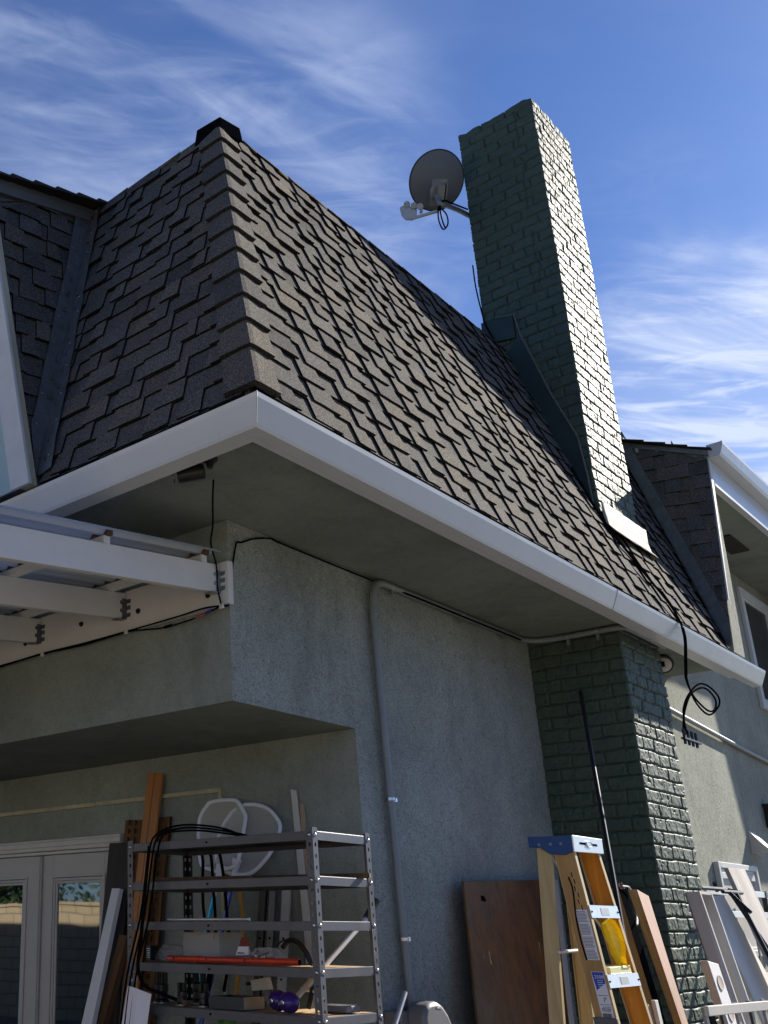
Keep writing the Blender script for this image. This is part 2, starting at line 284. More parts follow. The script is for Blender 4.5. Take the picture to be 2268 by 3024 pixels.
# ------------------------------------------------------------------ mesh helpers
class MB:
    def __init__(s): s.v = []; s.f = []; s.mi = []; s.cur = 0
    def face(s, pts):
        b = len(s.v); s.v += [tuple(p) for p in pts]; s.f.append(tuple(range(b, b + len(pts)))); s.mi.append(s.cur)
    def box(s, a, b):
        (x0, y0, z0), (x1, y1, z1) = a, b
        s.hexa([(x0, y0, z0), (x1, y0, z0), (x1, y1, z0), (x0, y1, z0), (x0, y0, z1), (x1, y0, z1), (x1, y1, z1), (x0, y1, z1)])
    def hexa(s, c):
        b = len(s.v); s.v += [tuple(p) for p in c]
        for f in ((0, 3, 2, 1), (4, 5, 6, 7), (0, 1, 5, 4), (1, 2, 6, 5), (2, 3, 7, 6), (3, 0, 4, 7)):
            s.f.append(tuple(b + i for i in f)); s.mi.append(s.cur)
    def prism(s, poly, vec):
        vec = Vector(vec); n = len(poly); b = len(s.v)
        s.v += [tuple(p) for p in poly] + [tuple(Vector(p) + vec) for p in poly]
        s.f.append(tuple(range(b + n - 1, b - 1, -1))); s.mi.append(s.cur)
        s.f.append(tuple(range(b + n, b + 2 * n))); s.mi.append(s.cur)
        for i in range(n):
            j = (i + 1) % n; s.f.append((b + i, b + j, b + n + j, b + n + i)); s.mi.append(s.cur)
    def tube(s, path, r, seg=8, closed=False, cap=True):
        P = [Vector(p) for p in path]; n = len(P); b = len(s.v)
        rr = r if isinstance(r, (list, tuple)) else [r] * n
        up = None
        for i, p in enumerate(P):
            if closed: t = P[(i + 1) % n] - P[i - 1]
            else: t = P[min(i + 1, n - 1)] - P[max(i - 1, 0)]
            t.normalize()
            if up is None:
                up = Vector((0, 0, 1)) if abs(t.z) < .9 else Vector((1, 0, 0))
            a = t.cross(up)
            if a.length < 1e-4: a = t.cross(Vector((0, 1, 0)))
            a.normalize(); up = a.cross(t).normalized()
            for k in range(seg):
                an = 2 * math.pi * k / seg
                s.v.append(tuple(p + (a * math.cos(an) + up * math.sin(an)) * rr[i]))
        m = n if closed else n - 1
        for i in range(m):
            j = (i + 1) % n
            for k in range(seg):
                l = (k + 1) % seg
                s.f.append((b + i * seg + k, b + i * seg + l, b + j * seg + l, b + j * seg + k)); s.mi.append(s.cur)
        if cap and not closed:
            s.f.append(tuple(b + k for k in range(seg))[::-1]); s.mi.append(s.cur)
            s.f.append(tuple(b + (n - 1) * seg + k for k in range(seg))); s.mi.append(s.cur)
    def sphere(s, c, r, sc=(1, 1, 1), nu=20, nv=12):
        b = len(s.v); c = Vector(c)
        for i in range(nv + 1):
            th = math.pi * i / nv
            for j in range(nu):
                ph = 2 * math.pi * j / nu
                s.v.append((c.x + r * sc[0] * math.sin(th) * math.cos(ph), c.y + r * sc[1] * math.sin(th) * math.sin(ph), c.z + r * sc[2] * math.cos(th)))
        for i in range(nv):
            for j in range(nu):
                k = (j + 1) % nu
                s.f.append((b + i * nu + j, b + (i + 1) * nu + j, b + (i + 1) * nu + k, b + i * nu + k)); s.mi.append(s.cur)
    def lathe(s, base, axis, prof, seg=20):
        ax = Vector(axis).normalized(); u = ax.cross(Vector((0, 0, 1)) if abs(ax.z) < .9 else Vector((1, 0, 0))).normalized(); w = ax.cross(u)
        b = len(s.v); n = len(prof); base = Vector(base)
        for (r, h) in prof:
            for k in range(seg):
                a = 2 * math.pi * k / seg; s.v.append(tuple(base + ax * h + (u * math.cos(a) + w * math.sin(a)) * r))
        for i in range(n - 1):
            for k in range(seg):
                l = (k + 1) % seg; s.f.append((b + i * seg + k, b + i * seg + l, b + (i + 1) * seg + l, b + (i + 1) * seg + k)); s.mi.append(s.cur)
        s.f.append(tuple(b + k for k in range(seg))[::-1]); s.mi.append(s.cur); s.f.append(tuple(b + (n - 1) * seg + k for k in range(seg))); s.mi.append(s.cur)
    def build(s, name, mat, parent=None, bevel=0.0, smooth=False, frame=None):
        me = bpy.data.meshes.new(name); me.from_pydata(s.v, [], s.f)
        mats = mat if isinstance(mat, (list, tuple)) else [mat]
        for m in mats: me.materials.append(m)
        if len(mats) > 1: me.polygons.foreach_set('material_index', s.mi)
        me.update(); o = bpy.data.objects.new(name, me); COL.objects.link(o)
        import bmesh
        bm = bmesh.new(); bm.from_mesh(me); bmesh.ops.recalc_face_normals(bm, faces=bm.faces); bm.to_mesh(me); bm.free()
        if frame is not None:
            me.transform(frame.inverted()); o.matrix_world = frame
        if bevel:
            bv = o.modifiers.new('bevel', 'BEVEL'); bv.width = bevel; bv.segments = 2; bv.limit_method = 'ANGLE'; bv.angle_limit = math.radians(40)
        if smooth:
            me.polygons.foreach_set('use_smooth', [True] * len(me.polygons))
            try:
                me.set_sharp_from_angle(angle=math.radians(40))
            except Exception: pass
        if parent:
            o.parent = parent; o.matrix_parent_inverse = parent_world(parent).inverted()
        return o
def parent_world(p):
    w = p.matrix_basis.copy()
    return w if not p.parent else parent_world(p.parent) @ p.matrix_parent_inverse @ w
def thing(name, label, cat, loc=(0, 0, 0), group=None):
    o = bpy.data.objects.new(name, None); COL.objects.link(o); o.location = loc; o.empty_display_size = .1
    return tag(o, label, cat, group)
def tag(o, label, cat, group=None):
    o['label'] = label; o['category'] = cat
    if group: o['group'] = group
    return o
def struct(o): o['kind'] = 'structure'; return o
def spline(pts, n=8):
    P = [Vector(p) for p in pts]; P = [P[0] * 2 - P[1]] + P + [P[-1] * 2 - P[-2]]; outp = []
    for i in range(1, len(P) - 2):
        for k in range(n):
            t = k / n; a, b, c, d = P[i - 1], P[i], P[i + 1], P[i + 2]
            outp.append(0.5 * ((2 * b) + (c - a) * t + (2 * a - 5 * b + 4 * c - d) * t * t + (3 * b - a - 3 * c + d) * t ** 3))
    outp.append(P[-2]); return outp
def cable(name, pts, r, mat, parent=None, n=8, seg=8):
    m = MB(); m.tube(spline(pts, n), r, seg); return m.build(name, mat, parent, smooth=True)

# ------------------------------------------------------------------ ground and yard
g = MB(); g.box((-60, -60, -.2), (60, 60, 0)); struct(g.build('ground', M['concrete']))
g = MB(); g.box((-7.7, -12, 0), (-7.5, 24, 1.93)); g.box((-7.73, -12, 1.93), (-7.47, 24, 1.98))
tag(g.build('garden_wall', M['blockwall']), 'tan concrete block garden wall behind the patio, seen mirrored in the door glass', 'wall')

nb = thing('neighbour_house', 'cream stucco house beyond the garden wall, seen mirrored in the right door pane', 'house', (-12, 10, 0))
g = MB(); g.box((-16, 4, 0), (-11, 14.2, 5.2)); g.build('wall', simple('cream_stucco', (.62, .56, .40), .9), nb)
g = MB(); g.box((-10.99, 6, 1.6), (-10.95, 10.6, 3.4)); g.build('window', M['window_dark'], nb)
g = MB(); g.box((-11, 10.9, 0), (-10.9, 11.2, 4)); g.build('trim_post', M['old_wood'], nb)
tr_ = thing('tree', 'dark leafy tree beyond the garden wall, seen mirrored in the left door pane', 'tree', (-9.6, 16.6, 0))
g = MB(); g.tube([(-9.6, 16.6, 0), (-9.5, 16.5, 1.8), (-9.7, 16.8, 3.4)], [.16, .12, .05], 8); g.build('trunk', M['old_wood'], tr_)
g = MB(); rt_ = random.Random(5)
for k in range(5200):
    c = Vector((-9.6 + rt_.gauss(0, .8), 16.8 + rt_.gauss(0, 1.15), 2.9 + rt_.gauss(0, .75)))
    a = Vector((rt_.gauss(0, 1), rt_.gauss(0, 1), rt_.gauss(0, 1))).normalized() * .10; b_ = a.cross(Vector((rt_.gauss(0, 1), rt_.gauss(0, 1), rt_.gauss(0, 1)))).normalized() * .05
    g.face([c - a, c + b_, c + a, c - b_])
g.build('crown', simple('dark_leaves', (.03, .06, .02), .6), tr_)

# ------------------------------------------------------------------ house
house = thing('house', 'two storey green stucco house with brown shingled mansard roof and white gutters', 'house')
m = MB(); m.cur = 0
# L shaped overhanging storey
prof = [(0, 0, 2.552), (1.014, 0, 2.552), (1.014, 0, 0), (5.13, 0, 0), (5.13, 0, 3.462), (0, 0, 3.462)]
b = len(m.v)
m.prism(prof, (0, 14, 0))
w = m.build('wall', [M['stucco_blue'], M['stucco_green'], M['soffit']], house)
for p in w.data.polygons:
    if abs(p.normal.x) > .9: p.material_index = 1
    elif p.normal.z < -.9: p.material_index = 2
m = MB(); m.box((5.13, -.27, 0), (13, 4, 5.0)); m.build('wall', M['stucco_wing'], house)
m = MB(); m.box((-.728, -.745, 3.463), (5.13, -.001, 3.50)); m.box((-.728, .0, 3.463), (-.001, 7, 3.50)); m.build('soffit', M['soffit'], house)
m = MB(); m.box((5.2, -.868, 5.0), (9.2, -.27, 5.03)); m.build('soffit', M['soffit'], house)
m = MB()
m.box((6.54, -.62, 4.985), (7.12, -.46, 4.998)); m.build('soffit_vent', M['vent_dark'], house)
# lower fascia
m = MB()
m.prism([(-.765, -.78, 3.378), (-.735, -.75, 3.378), (-.735, -.75, 3.60), (-.765, -.78, 3.60)], (0, 0, 0)) if False else None
def lring(m, ox, oy, ix, iy, z0, z1, xe, ye):
    # L shaped bar: outer corner (-ox,-oy), inner corner (-ix,-iy)
    m.hexa([(-ox, -oy, z0), (xe, -oy, z0), (xe, -iy, z0), (-ix, -iy, z0), (-ox, -oy, z1), (xe, -oy, z1), (xe, -iy, z1), (-ix, -iy, z1)])
    m.hexa([(-ox, -oy, z0), (-ix, -iy, z0), (-ix, ye, z0), (-ox, ye, z0), (-ox, -oy, z1), (-ix, -iy, z1), (-ix, ye, z1), (-ox, ye, z1)])
m = MB(); lring(m, .763, .778, .729, .747, 3.380, 3.60, 5.13, 5); m.build('fascia', M['white'], house)
# gutter, folded sheet profile (o = outward offset past the roof line, z)
GP = [(.766, .781, 3.50), (.766, .781, 3.378), (.826, .842, 3.378), (.834, .850, 3.39), (.872, .887, 3.478), (.878, .892, 3.497), (.868, .882, 3.503), (.862, .876, 3.499), (.860, .875, 3.478), (.826, .842, 3.395), (.772, .787, 3.386), (.772, .787, 3.50)]
def gutter(m, prof, xe, ye):
    b = len(m.v); n = len(prof)
    for (ox, oy, z) in prof:
        m.v += [(xe, -oy, z), (-ox, -oy, z), (-ox, ye, z)]
    for i in range(n):
        j = (i + 1) % n
        for k in (0, 1):
            m.f.append((b + 3 * i + k, b + 3 * i + k + 1, b + 3 * j + k + 1, b + 3 * j + k)); m.mi.append(0)
    m.f.append(tuple(b + 3 * i for i in range(n))); m.mi.append(0)
    m.f.append(tuple(b + 3 * i + 2 for i in range(n))); m.mi.append(0)
m = MB(); gutter(m, GP, 5.60, 5)
gut = m.build('gutter', M['white'], house)
m = MB(); m.prism([(2.62, y - .0015, z) for y, z in ((-.842, 3.377), (-.8505, 3.39), (-.8878, 3.478), (-.8935, 3.497))] + [(2.62, y + .002, z) for y, z in ((-.892, 3.497), (-.886, 3.478), (-.849, 3.39), (-.841, 3.379))], (.003, 0, 0)); m.build('lap_joint', M['conduit'], gut)
gut['label'] = 'long white gutter wrapping the lower eave corner'
m = MB(); m.prism([(5.601, -.783, 3.379), (5.601, -.842, 3.379), (5.601, -.886, 3.478), (5.601, -.889, 3.497), (5.601, -.783, 3.497)], (.004, 0, 0)); m.build('end_cap', M['white'], gut)
m = MB(); 
m.tube([(-.833, -.849, 3.387), (-.872, -.887, 3.478), (-.8785, -.8925, 3.498)], .0018, 6); m.build('corner_seam', M['conduit'], gut)

# ---- roof decks
SL = .3278   # horizontal run per unit rise of the mansard slopes
HB = 3.515; HT = 5.80; HTB = 5.735
def A(x, z, o=0.0):  # point on the slope facing -y ; o = outward offset
    return Vector((x, -.83 + (z - 3.6) * SL - o * .9503, z + o * .3115))
def B(y, z, o=0.0):
    return Vector((-.82 + (z - 3.6) * SL - o * .9503, y, z + o * .3115))
def hipx(z): return -.82 + (z - 3.6) * SL
def hipy(z): return -.83 + (z - 3.6) * SL
def vy(z): return .48 + (z - 3.6) * .205   # left valley on slope B
def vx(z): return 4.86 + (z - 3.6) * .2     # right valley on slope A
roof = MB()
zb, zt = HB, HT
zt = HTB - .01
roof.hexa([A(hipx(zb), zb, -.03), A(5.3, zb, -.03), (5.3, 14, zb), (hipx(zb) + .04, 14, zb), A(hipx(zt), zt, -.03), A(5.3, zt, -.03), (5.3, 14, zt), (hipx(zt) + .04, 14, zt)])
roof = roof.build('mansard_roof', M['flash_dark'], house)
# low slope upper roof, behind the mansard edge
m = MB(); m.hexa([(-.06, -.08, 5.70), (5.4, -.08, 5.70), (9, 6, 7.0), (.5, 6, 7.0), (-.06, -.08, 5.765), (5.4, -.08, 5.765), (9, 6, 7.05), (.5, 6, 7.05)])
# (kept low so that it stays out of sight from the garden)
m.v = [(x, y, z if y < 0 else 5.77) for x, y, z in m.v]; m.build('upper_roof_deck', M['shingle'], roof)

TONES = [(0.0862, 0.085, 0.084), (0.0901, 0.0874, 0.0848), (0.0924, 0.0889, 0.0848), (0.097, 0.0913, 0.084), (0.1063, 0.0983, 0.0864), (0.0832, 0.0842, 0.0864), (0.0678, 0.0679, 0.0696), (0.0916, 0.0897, 0.0872), (0.0893, 0.0874, 0.0856), (0.0932, 0.0889, 0.084)]
def shingles(name, fr, zr, ulo, uhi, parent, seed, droop=0.0, exp=.130, sky=1.0, tones=TONES, tp=0.10):
    """fr(u, s, off)->point. s = distance up the slope. ulo(s), uhi(s) limit the field."""
    R = random.Random(seed); V = []; F = []; Cc = []; EDG = (.014, .013, .013)  # asphalt edge, taken near black for the shade under the tabs
    def quad(pts, c):
        b = len(V); V.extend(tuple(p) for p in pts); F.append(tuple(range(b, b + len(pts)))); Cc.append(c)
    s0, s1 = zr; n = int((s1 - s0) / exp) + 2
    def piece(ua, ub, sa, sb, oa, ob, c, ta, tb, sides=True):
        # clipped slab: bottom edge at sa (offset oa), top at sb (offset ob); ta,tb slants of the side edges
        a0, a1 = ua, ub; b0, b1 = ua + ta, ub - tb
        lo0, hi0, lo1, hi1 = ulo(sa), uhi(sa), ulo(sb), uhi(sb)
        a0 = max(a0, lo0); a1 = min(a1, hi0); b0 = max(b0, lo1); b1 = min(b1, hi1)
        if a1 - a0 < .004 and b1 - b0 < .004: return
        a1 = max(a1, a0 + .001); b1 = max(b1, b0 + .001)
        nseg = max(1, int((a1 - a0) / .05)); jb = [R.uniform(-.0025, .0025) for _ in range(nseg + 1)]
        top = []; bot = []
        for k in range(nseg + 1):
            f = k / nseg; bot.append((a0 + (a1 - a0) * f, sa + jb[k])); top.append((b0 + (b1 - b0) * f, sb))
        for k in range(nseg):
            quad([fr(*bot[k], oa), fr(*bot[k + 1], oa), fr(*top[k + 1], ob), fr(*top[k], ob)], c)
            quad([fr(*bot[k + 1], oa), fr(*bot[k], oa), fr(*bot[k], 0), fr(*bot[k + 1], 0)], EDG)
        if not sides: return
        quad([fr(*bot[0], oa), fr(*top[0], ob), fr(*top[0], -.002), fr(*bot[0], 0)], EDG)  # left side dark, right side in tab tone: sunlight direction put into the colour
        quad([fr(*top[-1], ob), fr(*bot[-1], oa), fr(*bot[-1], 0), fr(*top[-1], -.002)], c)
    U0 = min(ulo(s0), ulo(s1)) - .5; U1 = max(uhi(s0), uhi(s1)) + .5
    for i in range(-1, n):
        sa = s0 + i * exp; sb = min(sa + exp, s1)
        if sa >= s1: break
        sa = max(sa, s0 - .02)
        u = U0 - R.random() * .5
        while u < U1:      # backing strip in pieces of differing tone
            w = R.uniform(.16, .42); c = R.choice(tones); piece(u, u + w, sa, sb, .0125, 0.0015, mul(c, R.uniform(.84, 1.0)), 0, 0, False); u += w
        u = U0 - R.random() * .5
        while u < U1:
            w = R.choice([.10, .13, .15, .18, .23]) * R.uniform(.85, 1.15); c = mul(R.choice(tones), R.uniform(.92, 1.12))
            piece(u, u + w, sa, min(sb + .004, s1), R.uniform(.0205, .0245), .0120, c, tp * exp * 1.2, tp * exp * .4)
            u += w + R.choice([.05, .09, .13, .18]) * R.uniform(.85, 1.15)
    me = bpy.data.meshes.new(name); me.from_pydata(V, [], F); me.materials.append(M['shingle'])
    ca = me.color_attributes.new('tone', 'FLOAT_COLOR', 'CORNER')
    arr = []
    for c, f in zip(Cc, F): arr += [c[0], c[1], c[2], 1.0] * len(f)
    ca.data.foreach_set('color', arr); me.update()
    o = bpy.data.objects.new(name, me); COL.objects.link(o)
    import bmesh
    o.parent = parent; o.matrix_parent_inverse = parent_world(parent).inverted(); return o
K = 1.0524  # slope length per unit height
def frA(u, s, o): return A(u, 3.6 + s / K, o)
def frB(u, s, o): return B(u, 3.6 + s / K, o)
shA = shingles('shingle_field', frA, (-.072, (HT - 3.6) * K), lambda s: hipx(3.6 + s / K) + .05, lambda s: vx(3.6 + s / K) - .03, roof, 3)
shA['label'] = 'sunlit brown shingles on the long slope'
shB = shingles('shingle_field', frB, (-.072, (HTB - 3.6) * K), lambda s: hipy(3.6 + s / K) + .05, lambda s: vy(3.6 + s / K) - .045, roof, 5, tp=.14)
shB['label'] = 'shaded grey and brown shingles on the left slope'
# top edge strips
m = MB(); rr5 = random.Random(8)
x = hipx(HTB) + .03
while x < 5.2:
    w_ = .23 + rr5.uniform(-.01, .01); a, b_ = .010 + rr5.uniform(-.002, .003), -.004
    m.hexa([A(x, HT - .035, a + .012), A(x + w_, HT - .035, b_ + .012), A(x + w_, HT - .035, -.02), A(x, HT - .035, -.02), Vector(A(x, HT + .004 + a, .010)), Vector(A(x + w_, HT + .002 + b_, .010)), Vector(A(x + w_, HT + .03, -.20)), Vector(A(x, HT + .03 + a, -.20))]); x += w_ - .012
y = hipy(HTB) + .06
while y < vy(HTB):
    w_ = .23 + rr5.uniform(-.01, .01); a, b_ = .010 + rr5.uniform(-.002, .003), -.004
    m.hexa([B(y, HTB - .035, a + .012), B(y + w_, HTB - .035, b_ + .012), B(y + w_, HTB - .035, -.02), B(y, HTB - .035, -.02), B(y, HTB + .004 + a, .010), B(y + w_, HTB + .002 + b_, .010), B(y + w_, HTB + .03, -.20), B(y, HTB + .03 + a, -.20)]); y += w_ - .012
o = m.build('ridge_cap_shingles', M['shingle'], roof)
ca = o.data.color_attributes.new('tone', 'FLOAT_COLOR', 'CORNER'); ca.data.foreach_set('color', [.090, .086, .081, 1.0] * len(o.data.loops))

# hip caps
V = []; F = []; Cc = []
R_ = random.Random(4)
nz = int((5.66 - 3.60) / .178)
for i in range(nz + 1):
    z0 = 3.585 + i * .178; z1 = min(z0 + .215, 5.715)
    if i == 0: z0 -= .055
    def row(z, off, lift):
        wv = .125
        c = Vector((hipx(z), hipy(z), z)); c += Vector((-1, -1, .33)).normalized() * (off + .012)
        a = A(hipx(z) + wv, z, off); bb = B(hipy(z) + wv, z, off)
        ca_ = c.lerp(a, .18) + Vector((-.002, -.004, 0)); cb_ = c.lerp(bb, .18) + Vector((-.004, -.002, 0))
        return [bb, cb_, c, ca_, a]
    lo = row(z0, .043, 0); hi = row(z1, .016, 0); lb = row(z0, .008, 0)
    cB = mul(R_.choice(TONES), 1.0)
    for k in range(4):
        b = len(V); c = cB
        V.extend(map(tuple, [lo[k], lo[k + 1], hi[k + 1], hi[k]])); F.append((b, b + 1, b + 2, b + 3)); Cc.append(c)
        b = len(V); V.extend(map(tuple, [lb[k], lb[k + 1], lo[k + 1], lo[k]])); F.append((b, b + 1, b + 2, b + 3)); Cc.append((.03, .03, .03))
    for e in (0, 4):
        b = len(V); zz = row(z1, .0, 0)
        V.extend(map(tuple, [lb[e], lo[e], hi[e], zz[e]])); F.append((b, b + 1, b + 2, b + 3)); Cc.append((.05, .05, .05))
me = bpy.data.meshes.new('hip_caps'); me.from_pydata(V, [], F); me.materials.append(M['shingle'])
ca = me.color_attributes.new('tone', 'FLOAT_COLOR', 'CORNER'); arr = []
for c, f in zip(Cc, F): arr += [*c, 1.0] * len(f)
ca.data.foreach_set('color', arr)
hc = bpy.data.objects.new('hip_cap_shingles', me); COL.objects.link(hc); hc.parent = roof; hc.matrix_parent_inverse = parent_world(roof).inverted()
# folded cap over the head of the hip
m = MB()
m.hexa([(-.150, -.168, 5.67), (.012, -.195, 5.69), (.02, .02, 5.70), (-.170, .010, 5.67), (-.140, -.158, 5.792), (.004, -.184, 5.785), (.02, .02, 5.79), (-.158, .000, 5.785)])
m.build('hip_head_cap', M['black'], roof, bevel=.006)

# valleys: ribbed metal
def valley(pts_l, pts_c, pts_r, rib):
    m = MB()
    for i in range(len(pts_c) - 1):
        a0, a1 = pts_l[i], pts_l[i + 1]; c0, c1 = pts_c[i], pts_c[i + 1]; r0, r1 = pts_r[i], pts_r[i + 1]
        d = Vector(rib)
        la0, la1 = c0.lerp(a0, .12), c1.lerp(a1, .12); ra0, ra1 = c0.lerp(r0, .12), c1.lerp(r1, .12)
        m.face([a0, la0, la1, a1]); m.face([la0, c0 + d, c1 + d, la1]); m.face([c0 + d, ra0, ra1, c1 + d]); m.face([ra0, r0, r1, ra1])
    return m
zz = [3.575 + k * .1 for k in range(24)]; zz = [z for z in zz if z < 5.74] + [5.74]
jit = random.Random(2)
CP = lambda x, z, o=0: Vector((x, .48 + (z - 3.6) * .205 - o, z))   # left cheek, faces -y
pl = [CP(max(hipx(z) - .125 + jit.uniform(-.006, .006), -.866), z, .030) for z in zz]
pc = [Vector((hipx(z) - .012, vy(z) - .012, z)) for z in zz]
pr = [B(vy(z) - .125 + jit.uniform(-.008, .008), z, .032) for z in zz]
valley(pl, pc, pr, (-.016, -.016, 0)).build('valley_flashing', M['flash_dark'], roof, smooth=False)
DP = lambda y, z, o=0: Vector((4.88 + (z - 3.6) * .2 - o, y, z))     # right cheek, faces -x
pl = [A(vx(z) - .10 + jit.uniform(-.006, .006), z, .030) for z in zz]
pc = [Vector((vx(z) + .0, hipy(z) - .012, z)) for z in zz]
pr = [DP(max(hipy(z) - .115, -.884), z, .028) for z in zz]
valley(pl, pc, pr, (-.016, -.016, 0)).build('valley_flashing', M['flash_dark'], roof)
# nail heads on the valleys
vfl = [o for o in bpy.data.objects if o.name.startswith('valley_flashing')]
for z in zz[1::2]:
    for q in (B(vy(z) - .10, z + jit.uniform(-.04, .04), .036), CP(hipx(z) - .10, z + jit.uniform(-.04, .04), .034)):
        m = MB(); m.sphere(q, .005, nu=8, nv=5); m.build('nail_head', M['galv'], roof)

# left dormer (cheek faces -y, front faces -x)
def ltop(x): return 5.71 + (x + .12) * .37          # rake height on the cheek
m = MB()
poly = [(-.90, 3.44), (-.80, 3.44), (-.12, 5.72), (-.12, 5.74), (-.90, 5.74 - .30)]
m.prism([CP(-.89, 3.52), CP(-.60, 3.52), CP(.0, 5.60), CP(.0, 5.71), CP(-.97, 5.39)], (0, 13.0, 0)); m.build('dormer', M['flash_dark'], house)
dorm = bpy.data.objects['dormer']
def frC(u, s, o): z = 3.6 + s * .98; return CP(u, z - .22 * (.0 - u) * .0 + u * 0, o)
def frC2(u, s, o): return CP(u, 3.6 + s * .98 + (u + .12) * .17, o)   # courses follow the rake a little
shC = shingles('shingle_field', frC2, (.075, 2.10), lambda s: max(-.868 - .045 * .98 * s, -.12 + (.98 * s - 2.10) / .2), lambda s: min(hipx(3.6 + s * .98) - .07, -.10), dorm, 9, tp=.16)
m = MB()   # rake fascia
m.hexa([(-1.15, .30 + .50, 5.325), (-.10, .875, 5.665), (-.10, .905, 5.665), (-1.15, .86, 5.325), (-1.15, .78, 5.405), (-.10, .855, 5.735), (-.10, .92, 5.735), (-1.15, .87, 5.405)])
m.build('rake_fascia', M['fascia_grey'], dorm)
V = []; m = MB()
for k in range(7):  # shingle ends over the rake
    xa = -1.2 + k * .165; xb = xa + .19
    m.hexa([(xa, .745, 5.385 + (xa + 1.15) * .314 + .012), (xb, .745, 5.385 + (xb + 1.15) * .314 + .006), (xb, 1.6, 5.50 + (xb + 1.15) * .314), (xa, 1.6, 5.50 + (xa + 1.15) * .314),
            (xa, .745, 5.385 + (xa + 1.15) * .314 + .036), (xb, .745, 5.385 + (xb + 1.15) * .314 + .014), (xb, 1.6, 5.52 + (xb + 1.15) * .314), (xa, 1.6, 5.54 + (xa + 1.15) * .314)])
m.build('dormer_roof_shingles', M['vent_dark'], dorm)
# dormer front trim (white board) and blind
m = MB()
m.hexa([(-.925, .425, 3.508), (-.905, .425, 3.508), (-.905, .562, 3.508), (-.925, .562, 3.508), (-1.010, .785, 5.36), (-.990, .785, 5.36), (-.990, .922, 5.36), (-1.010, .922, 5.36)])
m.build('corner_trim', M['trim'], dorm, bevel=.003)
m = MB()
m.hexa([(-.904, .427, 3.508), (-.872, .427, 3.508), (-.872, .51, 3.508), (-.904, .51, 3.508), (-.989, .787, 5.36), (-.955, .787, 5.36), (-.955, .9, 5.36), (-.989, .9, 5.36)])
m.build('corner_trim', M['cream_trim'], dorm)
m = MB()
for k in range(69):
    z = 3.51 + k * .0255; yl = .540 + (z - 3.42) * .196
    m.hexa([(-.915, yl, z), (-.905, yl, z), (-.905, 2.4, z), (-.915, 2.4, z), (-.927, yl, z + .021), (-.921, yl, z + .021), (-.921, 2.4, z + .021), (-.927, 2.4, z + .021)])
m.build('window_blind', M['blind'], dorm)

# right cheek / fin (faces -x) with front trim at y = -.89
m = MB(); YF = -.885
m.prism([DP(YF, 3.44), DP(.4, 3.44), DP(.4, 5.85), DP(YF, 5.36)], (0, 0, 0)) if False else None
m.hexa([DP(YF, 3.52), (5.12, YF, 3.52), (5.12, 1.5, 3.52), DP(1.5, 3.52), DP(YF, 5.33), (5.28, YF, 5.33), (5.28, 1.5, 5.33), DP(1.5, 5.9)])
m.v = [(x, y, z) for x, y, z in m.v]
fin = m.build('side_wall', M['stucco_wing'], house)
fin['label'] = 'shingled side wall of the right hand wing'
def frD(u, s, o): z = 3.6 + s * .98; return DP(u, z - (u + .89) * -.14 - .06, o)
shD = shingles('shingle_field', lambda u, s, o: DP(-u, 3.6 + s * .98 + (.89 - u) * .13, o), (-.04, 2.10), lambda s: max(-hipy(3.6 + s * .98) + .085, .03), lambda s: min(.887, .90 - (.98 * s - 1.665) / .359), fin, 21, tp=0.0)
m = MB(); m.hexa([DP(YF, 3.95, -.002), DP(YF, 3.95, -.016), DP(YF - .012, 3.95, -.016), DP(YF - .012, 3.95, -.002), DP(YF, 5.22, -.002), DP(YF, 5.22, -.06), DP(YF - .012, 5.22, -.06), DP(YF - .012, 5.22, -.002)])
m.build('corner_trim', M['trim'], fin)
# upper rake of the wing: grey flashing + shingles
m = MB(); m.hexa([DP(-.90, 5.255, .025), DP(.5, 5.94, .025), DP(.5, 5.94, -.1), DP(-.90, 5.255, -.1), DP(-.90, 5.305, .025), DP(.5, 5.99, .025), DP(.5, 5.99, -.1), DP(-.90, 5.305, -.1)])
m.build('rake_fascia', M['flash_dark'], fin)
m = MB()
for k in range(8):
    ya = -.93 + k * .165; za = 5.312 + (ya + .9) * .488
    m.hexa([(5.19, ya, za + .004), (5.19, ya + .2, za + .094), (9.3, ya + .2, za + .094), (9.3, ya, za + .004), (5.19, ya, za + .024), (5.19, ya + .2, za + .102), (9.3, ya + .2, za + .102), (9.3, ya, za + .024)])
m.build('wing_roof_shingles', M['vent_dark'], fin)
# upper gutter and fascia
m = MB(); m.box((5.22, -.892, 5.02), (9.2, -.868, 5.30)); m.box((5.24, -.90, 4.995), (9.2, -.85, 5.02)); m.build('fascia', M['white'], house)
def straight_gutter(x0, x1, yb, zt):
    pr = [(yb, zt), (yb, zt - .115), (yb - .085, zt - .115), (yb - .100, zt - .09), (yb - .122, zt - .02), (yb - .125, zt + .002), (yb - .115, zt + .008), (yb - .108, zt + .002), (yb - .108, zt - .02), (yb - .080, zt - .105), (yb - .006, zt - .108), (yb - .006, zt)]
    m = MB(); m.prism([(x0, y, z) for y, z in pr], (x1 - x0, 0, 0)); return m
g2 = straight_gutter(5.225, 9.25, -.893, 5.36).build('gutter', M['white'], house); g2['label'] = 'white gutter on the upper right eave'
m = MB(); m.prism([(5.221, -.893, 5.36), (5.221, -.893, 5.245), (5.221, -.978, 5.245), (5.221, -.993, 5.27), (5.221, -1.018, 5.362)], (.004, 0, 0)); m.build('end_cap', M['white'], g2)
